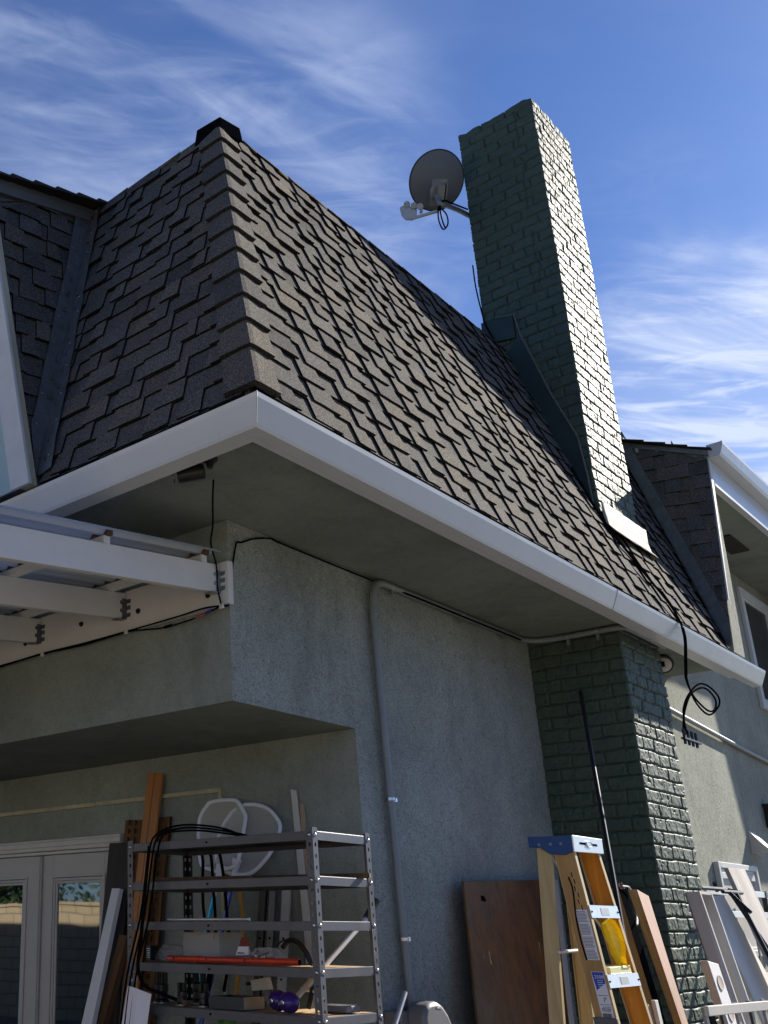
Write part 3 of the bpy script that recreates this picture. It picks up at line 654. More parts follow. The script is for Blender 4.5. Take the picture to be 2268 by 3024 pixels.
# far part of the same house, beyond the bay: matching side wall, eave and slope
m = MB(); m.hexa([(9.20, YF, 3.42), (9.75, YF, 3.42), (9.75, 1.5, 3.42), (9.20, 1.5, 3.42), (8.80, YF, 5.33), (9.75, YF, 5.33), (9.75, 1.5, 5.8), (8.95, 1.5, 5.8)]); m.build('side_wall', M['stucco_wing'], house)
m = MB(); m.hexa([(9.4, -.83, 3.42), (13, -.83, 3.42), (13, 1.5, 3.42), (9.4, 1.5, 3.42), (8.95, -.1, 5.8), (13, -.1, 5.8), (13, 1.5, 5.8), (8.95, 1.5, 5.8)]); m.build('mansard_roof', M['shingle'], house)
g3 = straight_gutter(8.9, 13, -.78, 3.50).build('gutter', M['white'], house); g3['label'] = 'white gutter of the far eave'

# ---- windows of the wing
win = MB()
def frame_rect(m, x0, x1, z0, z1, y, wv, d):
    m.box((x0, y - d, z0), (x0 + wv, y, z1)); m.box((x1 - wv, y - d, z0), (x1, y, z1)); m.box((x0 + wv, y - d, z0), (x1 - wv, y, z0 + wv)); m.box((x0 + wv, y - d, z1 - wv), (x1 - wv, y, z1))
frame_rect(win, 7.80, 9.05, 3.60, 4.86, -.271, .09, .035); frame_rect(win, 7.885, 8.965, 3.69, 4.775, -.272, .03, .018); win.box((8.70, -.295, 3.69), (8.74, -.272, 4.775))
win = win.build('window', M['trim'], house, bevel=.004); win['label'] = 'upper window beside the side wall'
m = MB(); m.box((7.90, -.2765, 3.70), (8.95, -.2725, 4.76)); m.build('window_pane', M['window_dark'], win)
win = MB(); frame_rect(win, 5.52, 6.52, 1.35, 2.055, -.271, .045, .04); frame_rect(win, 5.566, 6.474, 1.39, 2.01, -.272, .03, .02); win.box((5.60, -.30, 1.93), (6.44, -.272, 1.98))
win = win.build('window', M['trim'], house, bevel=.004); win['label'] = 'small window behind the stacked boards'
m = MB(); m.box((5.6, -.278, 1.40), (6.44, -.2725, 1.93)); m.build('window_pane', M['beige_box'], win)

# ---- patio door in the recess (on x = 1.014)
X = 1.013
m = MB()
m.box((.975, 1.752, 2.060), (X, 4.2, 2.098)); m.box((.962, 1.740, 2.092), (X, 4.2, 2.106)); m.box((.985, 1.752, 2.035), (X, 4.2, 2.060)); m.box((.980, 1.752, 2.010), (X, 4.2, 2.030))
m.box((.975, 1.752, 0), (X, 1.80, 2.010))
door = m.build('french_door', M['trim'], house, bevel=.003); door['label'] = 'white french door with two glazed leaves'
def leaf(ya, yb, glass):
    m = MB(); x0 = .985
    yg0, yg1 = glass
    m.box((x0, ya, 0), (X, yg0, 2.005)); m.box((x0, yg1, 0), (X, yb, 2.005)); m.box((x0, yg0, 1.865), (X, yg1, 2.005)); m.box((x0, yg0, 0), (X, yg1, .3))
    # stepped glazing bead
    for k, (d, xx) in enumerate(((.0, .976), (.02, .981), (.038, .987))):
        a0, a1, zb_, zt_ = yg0 + d - .012, yg1 - d + .012, .3 + d - .012, 1.865 - d + .012
        t = .017
        m.box((xx, a0, zb_), (X - .001, a0 + t, zt_)); m.box((xx, a1 - t, zb_), (X - .001, a1, zt_)); m.box((xx, a0 + t, zt_ - t), (X - .001, a1 - t, zt_)); m.box((xx, a0 + t, zb_), (X - .001, a1 - t, zb_ + t))
    o = m.build('door_leaf', M['door_paint'], door, bevel=.0025)
    return o
leaf(1.80, 2.50, (1.90, 2.392)); leaf(2.535, 3.20, (2.668, 3.10))
m = MB(); m.box((.968, 2.497, 0), (.984, 2.540, 2.004)); m.box((.960, 2.506, 0), (.969, 2.520, 2.004)); m.build('astragal', M['door_paint'], door, bevel=.003)
m = MB(); m.box((.996, 1.93, .33), (1.002, 2.37, 1.835)); o = m.build('door_glass', M['glass'], door)
m = MB(); m.box((.996, 2.70, .33), (1.002, 3.08, 1.835)); m.build('door_glass', M['glass'], door)

# ------------------------------------------------------------------ chimney (painted brick, relief from a height field)
def chimney(parent):
    X0, X1, Y0, Y1, Z1 = 3.285, 4.02, -.63, .015, 7.93
    cr = .006
    # perimeter: start back-left, along left face (towards -y), front face (+x), right face (+y), back
    L = [Y1 - Y0, X1 - X0, Y1 - Y0, X1 - X0]; P = sum(L); du = .0052; nu = int(P / du); nz = int(Z1 / .0056)
    u = np.arange(nu) * P / nu; z = np.linspace(0, Z1, nz + 1)
    corners = np.cumsum([0] + L)
    px = np.zeros(nu); py = np.zeros(nu); nx = np.zeros(nu); ny = np.zeros(nu)
    a = u < corners[1]; px[a] = X0; py[a] = Y1 - u[a]; nx[a] = -1
    a = (u >= corners[1]) & (u < corners[2]); px[a] = X0 + (u[a] - corners[1]); py[a] = Y0; ny[a] = -1
    a = (u >= corners[2]) & (u < corners[3]); px[a] = X1; py[a] = Y0 + (u[a] - corners[2]); nx[a] = 1
    a = u >= corners[3]; px[a] = X1 - (u[a] - corners[3]); py[a] = Y1; ny[a] = 1
    # blend normals near corners
    for c in corners[1:]:
        d = ((u - c + P / 2) % P) - P / 2
    N = np.stack([nx, ny], 1); k = 2
    Ns = sum(np.roll(N, s, 0) for s in range(-k, k + 1)); Ns /= np.linalg.norm(Ns, axis=1)[:, None] / 1.0
    # brick pattern
    rh = .0855; h = np.zeros((nz + 1, nu)); 
    UU, ZZ = np.meshgrid(u, z)
    def vnoise(A_, B_, sc, seed):
        r = np.random.default_rng(seed); n = 256; T = r.random((n, n)) * 2 - 1
        a_, b_ = A_ * sc, B_ * sc; ia, ib = np.floor(a_).astype(int), np.floor(b_).astype(int); fa, fb = a_ - ia, b_ - ib
        fa = fa * fa * (3 - 2 * fa); fb = fb * fb * (3 - 2 * fb); ia %= n; ib %= n; ja = (ia + 1) % n; jb = (ib + 1) % n
        return (T[ib, ia] * (1 - fa) + T[ib, ja] * fa) * (1 - fb) + (T[jb, ia] * (1 - fa) + T[jb, ja] * fa) * fb
    wob = vnoise(UU, ZZ, 9, 1) * .0045 + vnoise(UU, ZZ, 30, 2) * .0018
    wobu = vnoise(UU + 31, ZZ, 8, 3) * .007 + vnoise(UU, ZZ, 35, 4) * .003
    zz_ = ZZ + wob; row = np.floor(zz_ / rh).astype(int); fz = zz_ - row * rh
    dz = np.minimum(fz, rh - fz)
    rr = np.random.default_rng(5); jit = rr.random(400) * .035; 
    dist_u = np.full_like(UU, 9.0); bid = np.zeros_like(row)
    for fi in range(4):
        sel = (UU >= corners[fi]) & (UU < corners[fi + 1])
        Lf = L[fi]; bw = .212 if fi in (0, 2) else .184
        if fi in (1, 3): bw = Lf / 4.0
        else: bw = Lf / 3.0
        uu = UU - corners[fi] + wobu; off = np.where(row % 2 == 0, 0, .5) * bw + jit[row % 400] - .017
        q = (uu + off) / bw; ib = np.floor(q).astype(int); fq = (q - ib) * bw; d = np.minimum(fq, bw - fq)
        # no joints right on the corners
        e = np.minimum(UU - corners[fi], corners[fi + 1] - UU); 
        d = np.where(e < .028, np.maximum(d, .012), d)
        dist_u = np.where(sel, d, dist_u); bid = np.where(sel, ib + row * 37 + fi * 1000, bid)
    d = np.minimum(dz, dist_u)
    prof = np.clip((d - .0022) / .0046, 0, 1); prof = prof * prof * (3 - 2 * prof)
    rb = np.random.default_rng(8).random(5000)
    bh = rb[bid % 5000]
    weep = vnoise(UU, ZZ, 14, 21) * .5 + .5
    depth = .0225 * (0.6 + .6 * weep)
    h = (prof - 1) * depth + prof * ((bh - .5) * .006)
    h += prof * (vnoise(UU, ZZ, 28, 6) * .0020 + vnoise(UU, ZZ, 75, 7) * .0014)
    h += vnoise(UU, ZZ, 70, 9) * .0006 + vnoise(UU, ZZ, 3, 10) * .004
    # sagging lower lip on bricks (runs of paint and mortar)
    lip = np.exp(-((fz - .013) / .009) ** 2) * np.clip(vnoise(UU, ZZ, 22, 12) + .25, 0, 1) * .0025 * (dist_u > .01)
    h += lip
    # pits
    pit = np.clip(vnoise(UU, ZZ, 50, 13) - .72, 0, 1) * .045; h -= pit
    # stepping crack high on the left face
    cu = corners[1] - .155 + vnoise(ZZ, ZZ * 0, 11, 15) * .022
    cr_ = (np.abs(UU - cu) < .006) & (ZZ > 6.2) & (vnoise(ZZ, ZZ * 0, 6, 16) > -.35); h -= cr_ * .012
    # jagged top
    top = Z1 + vnoise(u[None, :], u[None, :] * 0, 14, 17)[0] * .016
    Zf = np.minimum(ZZ, top[None, :]) if True else ZZ
    Zf = ZZ.copy(); Zf[-1, :] = top; Zf[-2, :] = np.minimum(Zf[-2], top - .004)
    XX = px[None, :] + Ns[:, 0][None, :] * h; YY = py[None, :] + Ns[:, 1][None, :] * h
    # round the arrises: pull corners in a touch
    for c in corners[1:]:
        dd = np.abs(((u - c + P / 2) % P) - P / 2); pull = np.clip(1 - dd / .012, 0, 1) ** 2 * .006
        XX -= Ns[:, 0][None, :] * pull[None, :]; YY -= Ns[:, 1][None, :] * pull[None, :]
    verts = np.stack([XX, YY, Zf], 2).reshape(-1, 3)
    i = np.arange(nz)[:, None] * nu; j = np.arange(nu)[None, :]; j2 = (j + 1) % nu
    F = np.stack([i + j, i + j2, i + nu + j2, i + nu + j], 2).reshape(-1, 4)
    # cap
    cen = len(verts); verts = np.vstack([verts, [[(X0 + X1) / 2, (Y0 + Y1) / 2, Z1 + .03]]])
    T = np.stack([nz * nu + np.arange(nu), nz * nu + (np.arange(nu) + 1) % nu, np.full(nu, cen)], 1)
    me = bpy.data.meshes.new('chimney')
    me.vertices.add(len(verts)); me.vertices.foreach_set('co', verts.astype(np.float32).ravel())
    nl = len(F) * 4 + len(T) * 3; me.loops.add(nl); me.loops.foreach_set('vertex_index', np.concatenate([F.ravel(), T.ravel()]).astype(np.int32))
    me.polygons.add(len(F) + len(T))
    ls = np.concatenate([np.arange(len(F)) * 4, len(F) * 4 + np.arange(len(T)) * 3]).astype(np.int32)
    me.polygons.foreach_set('loop_start', ls)
    me.materials.append(M['brick']); me.update(calc_edges=True); me.validate()
    me.polygons.foreach_set('use_smooth', [True] * len(me.polygons))
    o = bpy.data.objects.new('chimney', me); COL.objects.link(o); o.parent = parent; return o
chim = chimney(house); chim['label'] = 'tall green painted brick chimney through the eave'
# stepped side flashing on the left face of the chimney
def zroof(y): return 3.6 + (y + .83) / SL
m = MB(); xf = 3.268
lo = [(-.64, 4.17), (-.02, zroof(-.02))]
m.prism([(xf, -.615, 4.15), (xf, -.14, zroof(-.14)), (xf, -.26, 5.86), (xf, -.427, 5.265), (xf, -.565, 4.87), (xf, -.588, 4.57), (xf, -.602, 4.2)], (.02, 0, 0))
m.prism([(xf - .008, -.085, 5.86), (xf - .008, .02, 5.95), (xf - .008, .02, 6.07), (xf - .008, -.235, 6.03), (xf - .008, -.235, 5.83)], (.028, 0, 0))
m.build('side_flashing', M['green_metal'], chim)
m = MB(); m.tube([(xf, -.10, 6.07), (xf, -.245, 6.035), (xf, -.268, 5.86), (xf, -.434, 5.265), (xf, -.572, 4.87), (xf, -.596, 4.57), (xf, -.61, 4.2)], .0075, 8); m.build('caulk_bead', M['caulk'], chim, smooth=True)
m = MB()
gx = [3.268, 3.5, 3.75, 4.06]; ys = [(-.652, 4.33), (-.664, 4.21), (-.705, 4.12)]
jr = random.Random(6); nc = 13
for (y, z) in [(-.662, 4.345), (-.664, 4.24), (-.676, 4.175), (-.715, 4.115)]:
    for x in np.linspace(3.262, 4.08, nc): m.v.append((x, y + jr.uniform(-.0012, .0012), z + jr.uniform(-.004, .004)))
for r in range(3):
    for k_ in range(nc - 1): m.f.append((r * nc + k_, r * nc + k_ + 1, (r + 1) * nc + k_ + 1, (r + 1) * nc + k_)); m.mi.append(0)
b = len(m.v); m.v += [(4.09, -.56, 4.36), (4.09, -.56, 4.25), (4.10, -.56, 4.18), (4.115, -.60, 4.10)]
for r in range(3): m.f.append((r * nc + nc - 1, b + r, b + r + 1, (r + 1) * nc + nc - 1)); m.mi.append(0)
o = m.build('apron_flashing', M['cream_metal'], chim, smooth=True); sd = o.modifiers.new('t', 'SOLIDIFY'); sd.thickness = .003

# ------------------------------------------------------------------ eave fittings
con = thing('conduit', 'grey electrical conduit climbing the blue-grey wall and running under the eave', 'conduit', (1.28, -.03, 1.2))
m = MB(); pts = [(1.302, -.032, 1.17), (1.28, -.032, 1.30), (1.235, -.032, 3.03), (1.238, -.032, 3.28)]
pts = [Vector(p) for p in pts] + [Vector((1.252, -.032, 3.36)), Vector((1.29, -.034, 3.415)), Vector((1.36, -.036, 3.435)), Vector((1.5, -.036, 3.437))]
m.tube(spline(pts, 6), .021, 12); m.build('vertical_pipe', M['conduit'], con, smooth=True)
m = MB(); m.tube(spline([(1.5, -.036, 3.437), (2.3, -.036, 3.437), (3.02, -.037, 3.437), (3.14, -.05, 3.437), (3.215, -.11, 3.437), (3.25, -.22, 3.437), (3.257, -.4, 3.437), (3.262, -.6, 3.437), (3.28, -.655, 3.436), (3.36, -.672, 3.436), (4.0, -.672, 3.436)], 8), .019, 12)
m.build('eave_pipe', M['conduit'], con, smooth=True)
m = MB(); m.tube(spline([(1.36, -.012, 3.445), (1.7, -.06, 3.42), (2.4, -.062, 3.418), (3.05, -.06, 3.42)], 6), .006, 6); m.build('cable_along_pipe', M['black'], con)
for (x, y, z) in [(1.257, -.034, 2.2), (1.2725, -.034, 1.50), (1.238, -.034, 3.22)]:
    m = MB(); m.tube([(x, y, z - .008), (x, y, z + .008)], .0255, 12); m.box((x + .02, y - .008, z - .01), (x + .05, -.001, z + .01)); m.build('pipe_strap', M['bolt'], con)
for (x, y, z) in [(1.44, -.036, 3.437), (2.25, -.036, 3.437), (2.85, -.036, 3.437)]:
    m = MB(); m.tube([(x - .009, y, z), (x + .009, y, z)], .0235, 12); m.box((x - .009, y - .012, z - .05), (x + .009, y + .012, z - .02)); m.build('pipe_strap', M['galv'], con)
for yy in (-.3, -.5):
    m = MB(); m.tube([(3.259, yy - .009, 3.437), (3.259, yy + .009, 3.437)], .0235, 12); m.box((3.25, yy - .01, 3.375), (3.27, yy + .01, 3.42)); m.build('pipe_strap', M['galv'], con)

# printed line of the pipe
def text(name, body, size, mat, M4, parent=None, ext=.0004):
    cu = bpy.data.curves.new(name, 'FONT'); cu.body = body; cu.size = size; cu.extrude = ext; cu.align_x = 'CENTER'; cu.align_y = 'CENTER'
    o = bpy.data.objects.new(name, cu); COL.objects.link(o)
    dg = bpy.context.evaluated_depsgraph_get(); me = bpy.data.meshes.new_from_object(o.evaluated_get(dg)); bpy.data.objects.remove(o)
    me.materials.clear(); me.materials.append(mat); me.transform(M4); o = bpy.data.objects.new(name, me); COL.objects.link(o)
    if parent: o.parent = parent; o.matrix_parent_inverse = parent_world(parent).inverted()
    return o
def basis(o, x, y):
    x = Vector(x).normalized(); y = Vector(y).normalized(); z = x.cross(y).normalized(); y = z.cross(x)
    return Matrix(((x.x, y.x, z.x, o[0]), (x.y, y.y, z.y, o[1]), (x.z, y.z, z.z, o[2]), (0, 0, 0, 1)))

box = thing('outlet_box', 'grey electrical outlet box under the tall wall conduit', 'electrical box', (1.13, -.05, 1.1))
m = MB(); m.box((1.08, -.10, .98), (1.19, -.002, 1.17)); m.box((1.21, -.085, .98), (1.36, -.002, 1.165)); m.build('box_body', M['meter_grey'], box, bevel=.006)
m = MB(); m.lathe((1.302, -.034, 1.165), (0, 0, 1), [(.032, 0), (.032, .014), (.025, .02)], 16); m.build('pipe_fitting', M['conduit'], box)
m = MB()
for k in range(9):
    a = math.pi * k / 8 * .62
    m.v.append((1.13 + .0, 0, 0))
m = MB(); prof = [(1.14, 1.05), (1.13, 1.15), (1.155, 1.195), (1.20, 1.212), (1.26, 1.215), (1.31, 1.195), (1.36, 1.15), (1.40, 1.09), (1.40, .98), (1.14, .98)]
m.prism([(x, -.20, z) for x, z in prof], (0, .11, 0)); m.build('weather_cover', M['meter_grey'], box, bevel=.02, smooth=True)
m = MB(); m.box((1.245, -.203, 1.183), (1.29, -.199, 1.192)); m.build('cover_label', M['dish_grey'], box)
m = MB(); m.tube([(1.052, -.15, 1.262), (.80, -.17, 1.0), (.60, -.19, .75), (.0, -.25, .02)], .0115, 10)
tag(m.build('metal_rod', M['alu'], smooth=True), 'thin grey metal rod leaning by the outlet box', 'rod')

# flood light, security camera
fl = thing('round_camera', 'white round camera with black ring under the eave behind the chimney', 'camera', (4.36, -.55, 3.42))
m = MB(); m.lathe((4.36, -.53, 3.40), (-.75, -.35, -.35), [(.03, -.05), (.065, -.02), (.072, .02), (.066, .035)], 24); m.build('black_housing', M['blackm'], fl, smooth=True)
m = MB(); m.lathe((4.335, -.542, 3.388), (-.75, -.35, -.35), [(.052, 0), (.052, .012), (.03, .02)], 24); m.build('white_face', M['trim'], fl)
m = MB(); m.box((4.28, -.565, 3.36), (4.29, -.535, 3.40)); m.build('mark', M['blackm'], fl)
m = MB(); m.tube([(4.36, -.53, 3.40), (4.38, -.52, 3.462)], .015, 8); m.build('bracket', M['trim'], fl)
sc = thing('security_camera', 'black security camera hanging under the eave corner', 'camera', (-.56, -.34, 3.462))
ax = Vector((-.55, .80, -.12)).normalized(); c0 = Vector((-.612, -.325, 3.416))
m = MB(); m.lathe(c0 + ax * -.07, ax, [(.026, .02), (.034, .025), (.034, .135), (.031, .14)], 20); m.build('barrel', M['blackm'], sc, smooth=True)
m = MB(); p0 = c0 + ax * -.06 + Vector((0, 0, .044)); p1 = c0 + ax * .125 + Vector((0, 0, .044)); s_ = ax.cross(Vector((0, 0, 1))).normalized() * .036
m.hexa([p0 - s_, p1 - s_, p1 + s_, p0 + s_] + [q + Vector((0, 0, .006)) for q in (p0 - s_, p1 - s_, p1 + s_, p0 + s_)]); m.build('sun_shield', M['blackm'], sc)
m = MB(); m.lathe((-.60, -.41, 3.462), (0, 0, -1), [(.034, 0), (.034, .012), (.018, .02), (.013, .045)], 16); m.build('mount', M['blackm'], sc, smooth=True)
m = MB(); m.lathe(c0 + ax * .086, ax, [(.026, 0), (.026, .004)], 16); m.build('lens', M['glass'], sc)
cable('camera_cable', [(-.52, -.36, 3.40), (-.40, -.25, 3.37), (-.25, -.12, 3.33), (-.15, -.02, 3.29), (-.075, .012, 3.2), (-.066, .018, 3.10), (-.06, .003, 3.012)], .0042, M['black'], sc)
ca1 = cable('cable', [(-.062, .003, 3.008), (-.037, -.010, 3.004), (-.008, -.012, 3.03), (.0, -.01, 3.10), (.016, -.009, 3.20), (.050, -.009, 3.33), (.067, -.009, 3.358), (.10, -.009, 3.366), (.20, -.009, 3.412), (.332, -.009, 3.449), (.40, -.009, 3.448), (.656, -.009, 3.447), (1.036, -.009, 3.446), (1.30, -.011, 3.446)], .0048, M['black'])
tag(ca1, 'black cable clipped over the top of the blue-grey wall', 'cable')
ca2 = thing('cable', 'pair of black cables running under the white ledger board', 'cable', (-.05, 1.0, 3.0))
cable('cable_strand', [(-.056, .01, 3.005), (-.055, .126, 3.015), (-.052, .30, 3.010), (-.05, .655, 3.006), (-.05, .98, 3.004), (-.05, 1.33, 3.010), (-.05, 1.72, 3.004), (-.05, 3, 3.0)], .0045, M['black'], ca2)
cable('cable_strand', [(-.056, .01, 3.003), (-.058, .10, 2.985), (-.058, .23, 2.972), (-.055, .40, 2.972), (-.052, .52, 2.988), (-.05, .655, 3.002), (-.05, .98, 2.995), (-.05, 1.33, 3.004), (-.05, 1.9, 2.996), (-.05, 3, 2.99)], .0045, M['black'], ca2)
m = MB(); m.tube([(-.058, .105, 2.986), (-.059, .165, 2.978)], .008, 8); m.build('red_connector', simple('red_connector', (.35, .08, .09), .5), ca2)
m = MB(); m.tube([(-.058, .06, 2.994), (-.058, .10, 2.987)], .008, 8); m.build('blue_connector', simple('blue_connector', (.03, .05, .22), .5), ca2)
m = MB(); m.tube([(-.058, .33, 2.972), (-.056, .38, 2.971)], .008, 8); m.build('splice', M['black'], ca2)
for y in (.004, .655, 1.33): 
    m = MB(); m.box((-.062, y - .011, 2.990), (-.046, y + .011, 3.014)); m.build('cable_clip', M['pvc'], ca2, bevel=.003)

# ------------------------------------------------------------------ pergola
per = thing('pergola', 'white wooden patio cover with corrugated sheets bolted to the wall', 'patio cover', (0, 1.5, 3.1))
m = MB(); m.box((-.040, -.030, 3.014), (-.001, 5.2, 3.232)); led = m.build('ledger', M['white_wood'], per, bevel=.004)
for y, z in ((.10, 3.080), (.58, 3.102), (1.02, 3.12), (1.50, 3.10)):
    m = MB(); m.lathe((-.041, y, z), (-1, 0, 0), [(.015, 0), (.015, .004), (.009, .004), (.009, .012)], 12); m.build('bolt', M['rack_dark'], led)
DR = .118
ys = [.020, .668, 1.362, 2.03, 2.70, 3.37, 4.04]
for i, y in enumerate(ys):
    m = MB(); x1 = -4.2; x0 = -.046
    z = lambda x, o: 3.082 + o + x * DR
    m.hexa([(x0, y, z(x0, 0)), (x1, y, z(x1, 0)), (x1, y + .038, z(x1, 0)), (x0, y + .038, z(x0, 0)), (x0, y, z(x0, .142)), (x1, y, z(x1, .142)), (x1, y + .038, z(x1, .142)), (x0, y + .038, z(x0, .142))])
    rf = m.build('rafter', M['white_wood'], per, bevel=.003)
    mt = M['galv'] if i == 0 else M['rack_steel']
    m = MB(); m.box((-.074, y - .0022, 3.085), (-.0405, y - .0002, 3.185)); m.box((-.074, y + .0382, 3.085), (-.0405, y + .0402, 3.185))
    for zz_ in (3.105, 3.150): m.box((-.088, y - .0022, zz_), (-.0735, y - .0002, zz_ + .020))
    for zz_ in (3.085, 3.125, 3.16): m.box((-.0425, y - .030, zz_), (-.0403, y - .0022, zz_ + .022)); m.box((-.0425, y + .0402, zz_), (-.0403, y + .066, zz_ + .022))
    m.hexa([(-.115, y - .020, 3.060), (-.0405, y - .0022, 3.074), (-.0405, y + .0402, 3.074), (-.115, y + .0402, 3.062), (-.115, y - .020, 3.063), (-.0405, y - .0022, 3.079), (-.0405, y + .0402, 3.079), (-.115, y + .0402, 3.065)])
    m.hexa([(-.085, y - .0025, 3.068), (-.0405, y - .0025, 3.074), (-.0405, y - .0005, 3.074), (-.085, y - .0005, 3.068), (-.070, y - .0025, 3.090), (-.0405, y - .0025, 3.090), (-.0405, y - .0005, 3.090), (-.070, y - .0005, 3.090)])
    m.v = [(x, yy, zz_) for x, yy, zz_ in m.v]; m.build('joist_hanger', mt, rf)
PX = [-.155, -.80, -1.45, -2.1, -2.75, -3.4]
def rz(x): return 3.082 + .142 + x * DR
for x in PX:
    m = MB(); m.hexa([(x - .019, .02, rz(x)), (x + .019, .02, rz(x)), (x + .019, 4.1, rz(x)), (x - .019, 4.1, rz(x)), (x - .019, .02, rz(x) + .036), (x + .019, .02, rz(x) + .036), (x + .019, 4.1, rz(x) + .036), (x - .019, 4.1, rz(x) + .036)])
    pu = m.build('purlin', M['white_wood'], per, bevel=.002)
    # wiggle closure strip
    m = MB(); pth = []
    n = 420
    for k in range(n):
        y = .0 + 4.1 * k / n; y2 = .0 + 4.1 * (k + 1) / n
        h = lambda q: .012 + .010 * max(-1, min(1, 1.8 * math.cos(q * 2 * math.pi / .085)))
        zb_ = rz(x) + .0365
        m.hexa([(x - .016, y, zb_), (x + .016, y, zb_), (x + .016, y2, zb_), (x - .016, y2, zb_), (x - .016, y, zb_ + h(y)), (x + .016, y, zb_ + h(y)), (x + .016, y2, zb_ + h(y2)), (x - .016, y2, zb_ + h(y2))])
    m.build('closure_strip', M['brown_bracket'], pu)
# corrugated sheets
m = MB(); n = 900; V = []
for k in range(n + 1):
    y = -.045 + 4.2 * k / n; h = .012 + .010 * max(-1, min(1, 1.8 * math.cos(y * 2 * math.pi / .085)))
    for x in (-.10, -4.1): V.append((x, y, rz(x) + .042 + h))
m.v = V; m.f = [(2 * k, 2 * k + 1, 2 * k + 3, 2 * k + 2) for k in range(n)]; m.mi = [0] * n
m.build('corrugated_sheet', M['corrugated'], per, smooth=True)
m = MB(); m.box((-4.15, -.05, 2.56), (-4.11, 4.2, 2.75)); m.build('end_beam', M['white_wood'], per)
for y in (.2, 4.0):
    m = MB(); m.box((-4.12, y, 0), (-4.02, y + .09, 2.56)); m.build('post', M['white_wood'], per)

# ------------------------------------------------------------------ satellite dish
ds = thing('satellite_dish', 'grey satellite dish with three receivers mounted beside the chimney', 'satellite dish', (3.3, .05, 7.1))
n_ = Vector((.52, .54, .62)).normalized(); dc = Vector((3.06, .150, 7.42)); r_ = .232
uu = n_.cross(Vector((0, 0, 1))).normalized(); ww = n_.cross(uu).normalized()
m = MB(); rings = 10; sg = 48; b = 0
def dp(rr_, an, back): return dc + (uu * math.cos(an) * .97 + ww * math.sin(an) * 1.04) * rr_ + n_ * (rr_ * rr_ / (4 * .26) - .05 - (.006 if back else 0))
for side in (0, 1):
    for i in range(rings + 1):
        for k in range(sg): m.v.append(tuple(dp(max(.001, r_ * i / rings), 2 * math.pi * k / sg, side)))
for side in (0, 1):
    o_ = side * (rings + 1) * sg
    for i in range(rings):
        for k in range(sg):
            l = (k + 1) % sg; m.f.append((o_ + i * sg + k, o_ + i * sg + l, o_ + (i + 1) * sg + l, o_ + (i + 1) * sg + k)); m.mi.append(0)
for k in range(sg):
    l = (k + 1) % sg; a_ = rings * sg; b_ = (rings + 1) * sg + rings * sg; m.f.append((a_ + k, a_ + l, b_ + l, b_ + k)); m.mi.append(0)
rf = m.build('reflector', M['dish'], ds, smooth=True)
m = MB(); m.tube([dp(r_, 2 * math.pi * k / 64, True) for k in range(64)], .0055, 6, closed=True); m.build('rim', M['blackm'], rf)
down = Vector((0, 0, -1)); bk = -n_
p = dc + ww * 0; dn = (down - n_ * down.dot(n_)).normalized()
cb = Vector((2.955, .092, 7.215))
m = MB(); m.lathe(cb, -n_, [(.072, 0), (.072, .02), (.058, .03)], 24); 
sd_ = n_.cross(dn).normalized()
def plate(m, c, a, bvec, t, wa, wb):
    a = a * wa; bvec = bvec * wb; t = Vector(t)
    m.hexa([c - a - bvec, c + a - bvec, c + a + bvec, c - a + bvec] + [q + t for q in (c - a - bvec, c + a - bvec, c + a + bvec, c - a + bvec)])
plate(m, cb + dn * .01, sd_, dn, -n_ * .012, .062, .105)
m.build('back_bracket', M['dish_metal'], ds, bevel=.003)
m = MB(); plate(m, cb + dn * .01 - n_ * .03, sd_, dn, -n_ * .05, .028, .055); plate(m, cb + sd_ * -.045 - n_ * .02, sd_, dn, -n_ * .055, .004, .065); m.build('clamp', M['dish_metal'], ds, bevel=.002)
m = MB(); foot = Vector((2.90, .070, 7.040))
m.tube(spline([Vector((2.90, .085, 7.13)), Vector((2.895, .072, 7.06)), Vector((2.92, .055, 7.035)), Vector((2.989, .05, 7.066)), Vector((3.203, .05, 7.138)), Vector((3.40, .05, 7.19))], 8), .020, 12); m.build('mast_arm', M['dish_metal'], ds, smooth=True)
base = Vector((2.905, .100, 6.995)); lnb = Vector((2.80, .250, 6.955))
m = MB(); m.tube([base + Vector((.01, -.015, .03)), base, lnb, lnb + Vector((-.02, .03, -.005))], .0135, 8); m.build('feed_arm', M['dish_grey'], ds)
poly = [(2.80, .370, 7.122), (2.80, .361, 7.038), (2.80, .328, 6.972), (2.80, .270, 6.938), (2.80, .228, 6.965), (2.80, .223, 7.015), (2.80, .273, 7.070), (2.80, .329, 7.122)]
m = MB(); m.prism(poly, (.045, .02, .04)); m.build('receiver_block', M['dish_grey'], ds, bevel=.005)
for q in ((2.80, .301, 7.118), (2.80, .241, 7.072), (2.80, .190, 7.035)):
    q = Vector(q); m = MB(); m.lathe(q - Vector((.02, .01, .02)), (.6, .35, .6), [(.022, 0), (.026, .006), (.026, .030), (.018, .045), (.016, .07)], 18); m.build('receiver', M['dish_grey'], ds, smooth=True)
    m = MB(); m.tube([q + Vector((.02, .0, -.01)), Vector((2.815, q.y + .005, q.z - .05))], .013, 8); m.build('receiver_neck', M['dish_grey'], ds)
lp = foot + Vector((-.02, -.03, .0))
LP = [[2.92, 0.085, 7.047], [2.92, 0.099, 6.995], [2.92, 0.107, 6.94], [2.92, 0.103, 6.878], [2.92, 0.088, 6.817], [2.92, 0.069, 6.795], [2.92, 0.04, 6.815], [2.92, 0.03, 6.856], [2.92, 0.035, 6.912], [2.92, 0.056, 6.965], [2.92, 0.079, 6.996], [2.92, 0.084, 6.957], [2.92, 0.076, 6.876], [2.92, 0.062, 6.809]]
m = MB(); m.tube(spline([Vector(q) + Vector((-.02, -.012, 0)) for q in LP], 6), .006, 8)
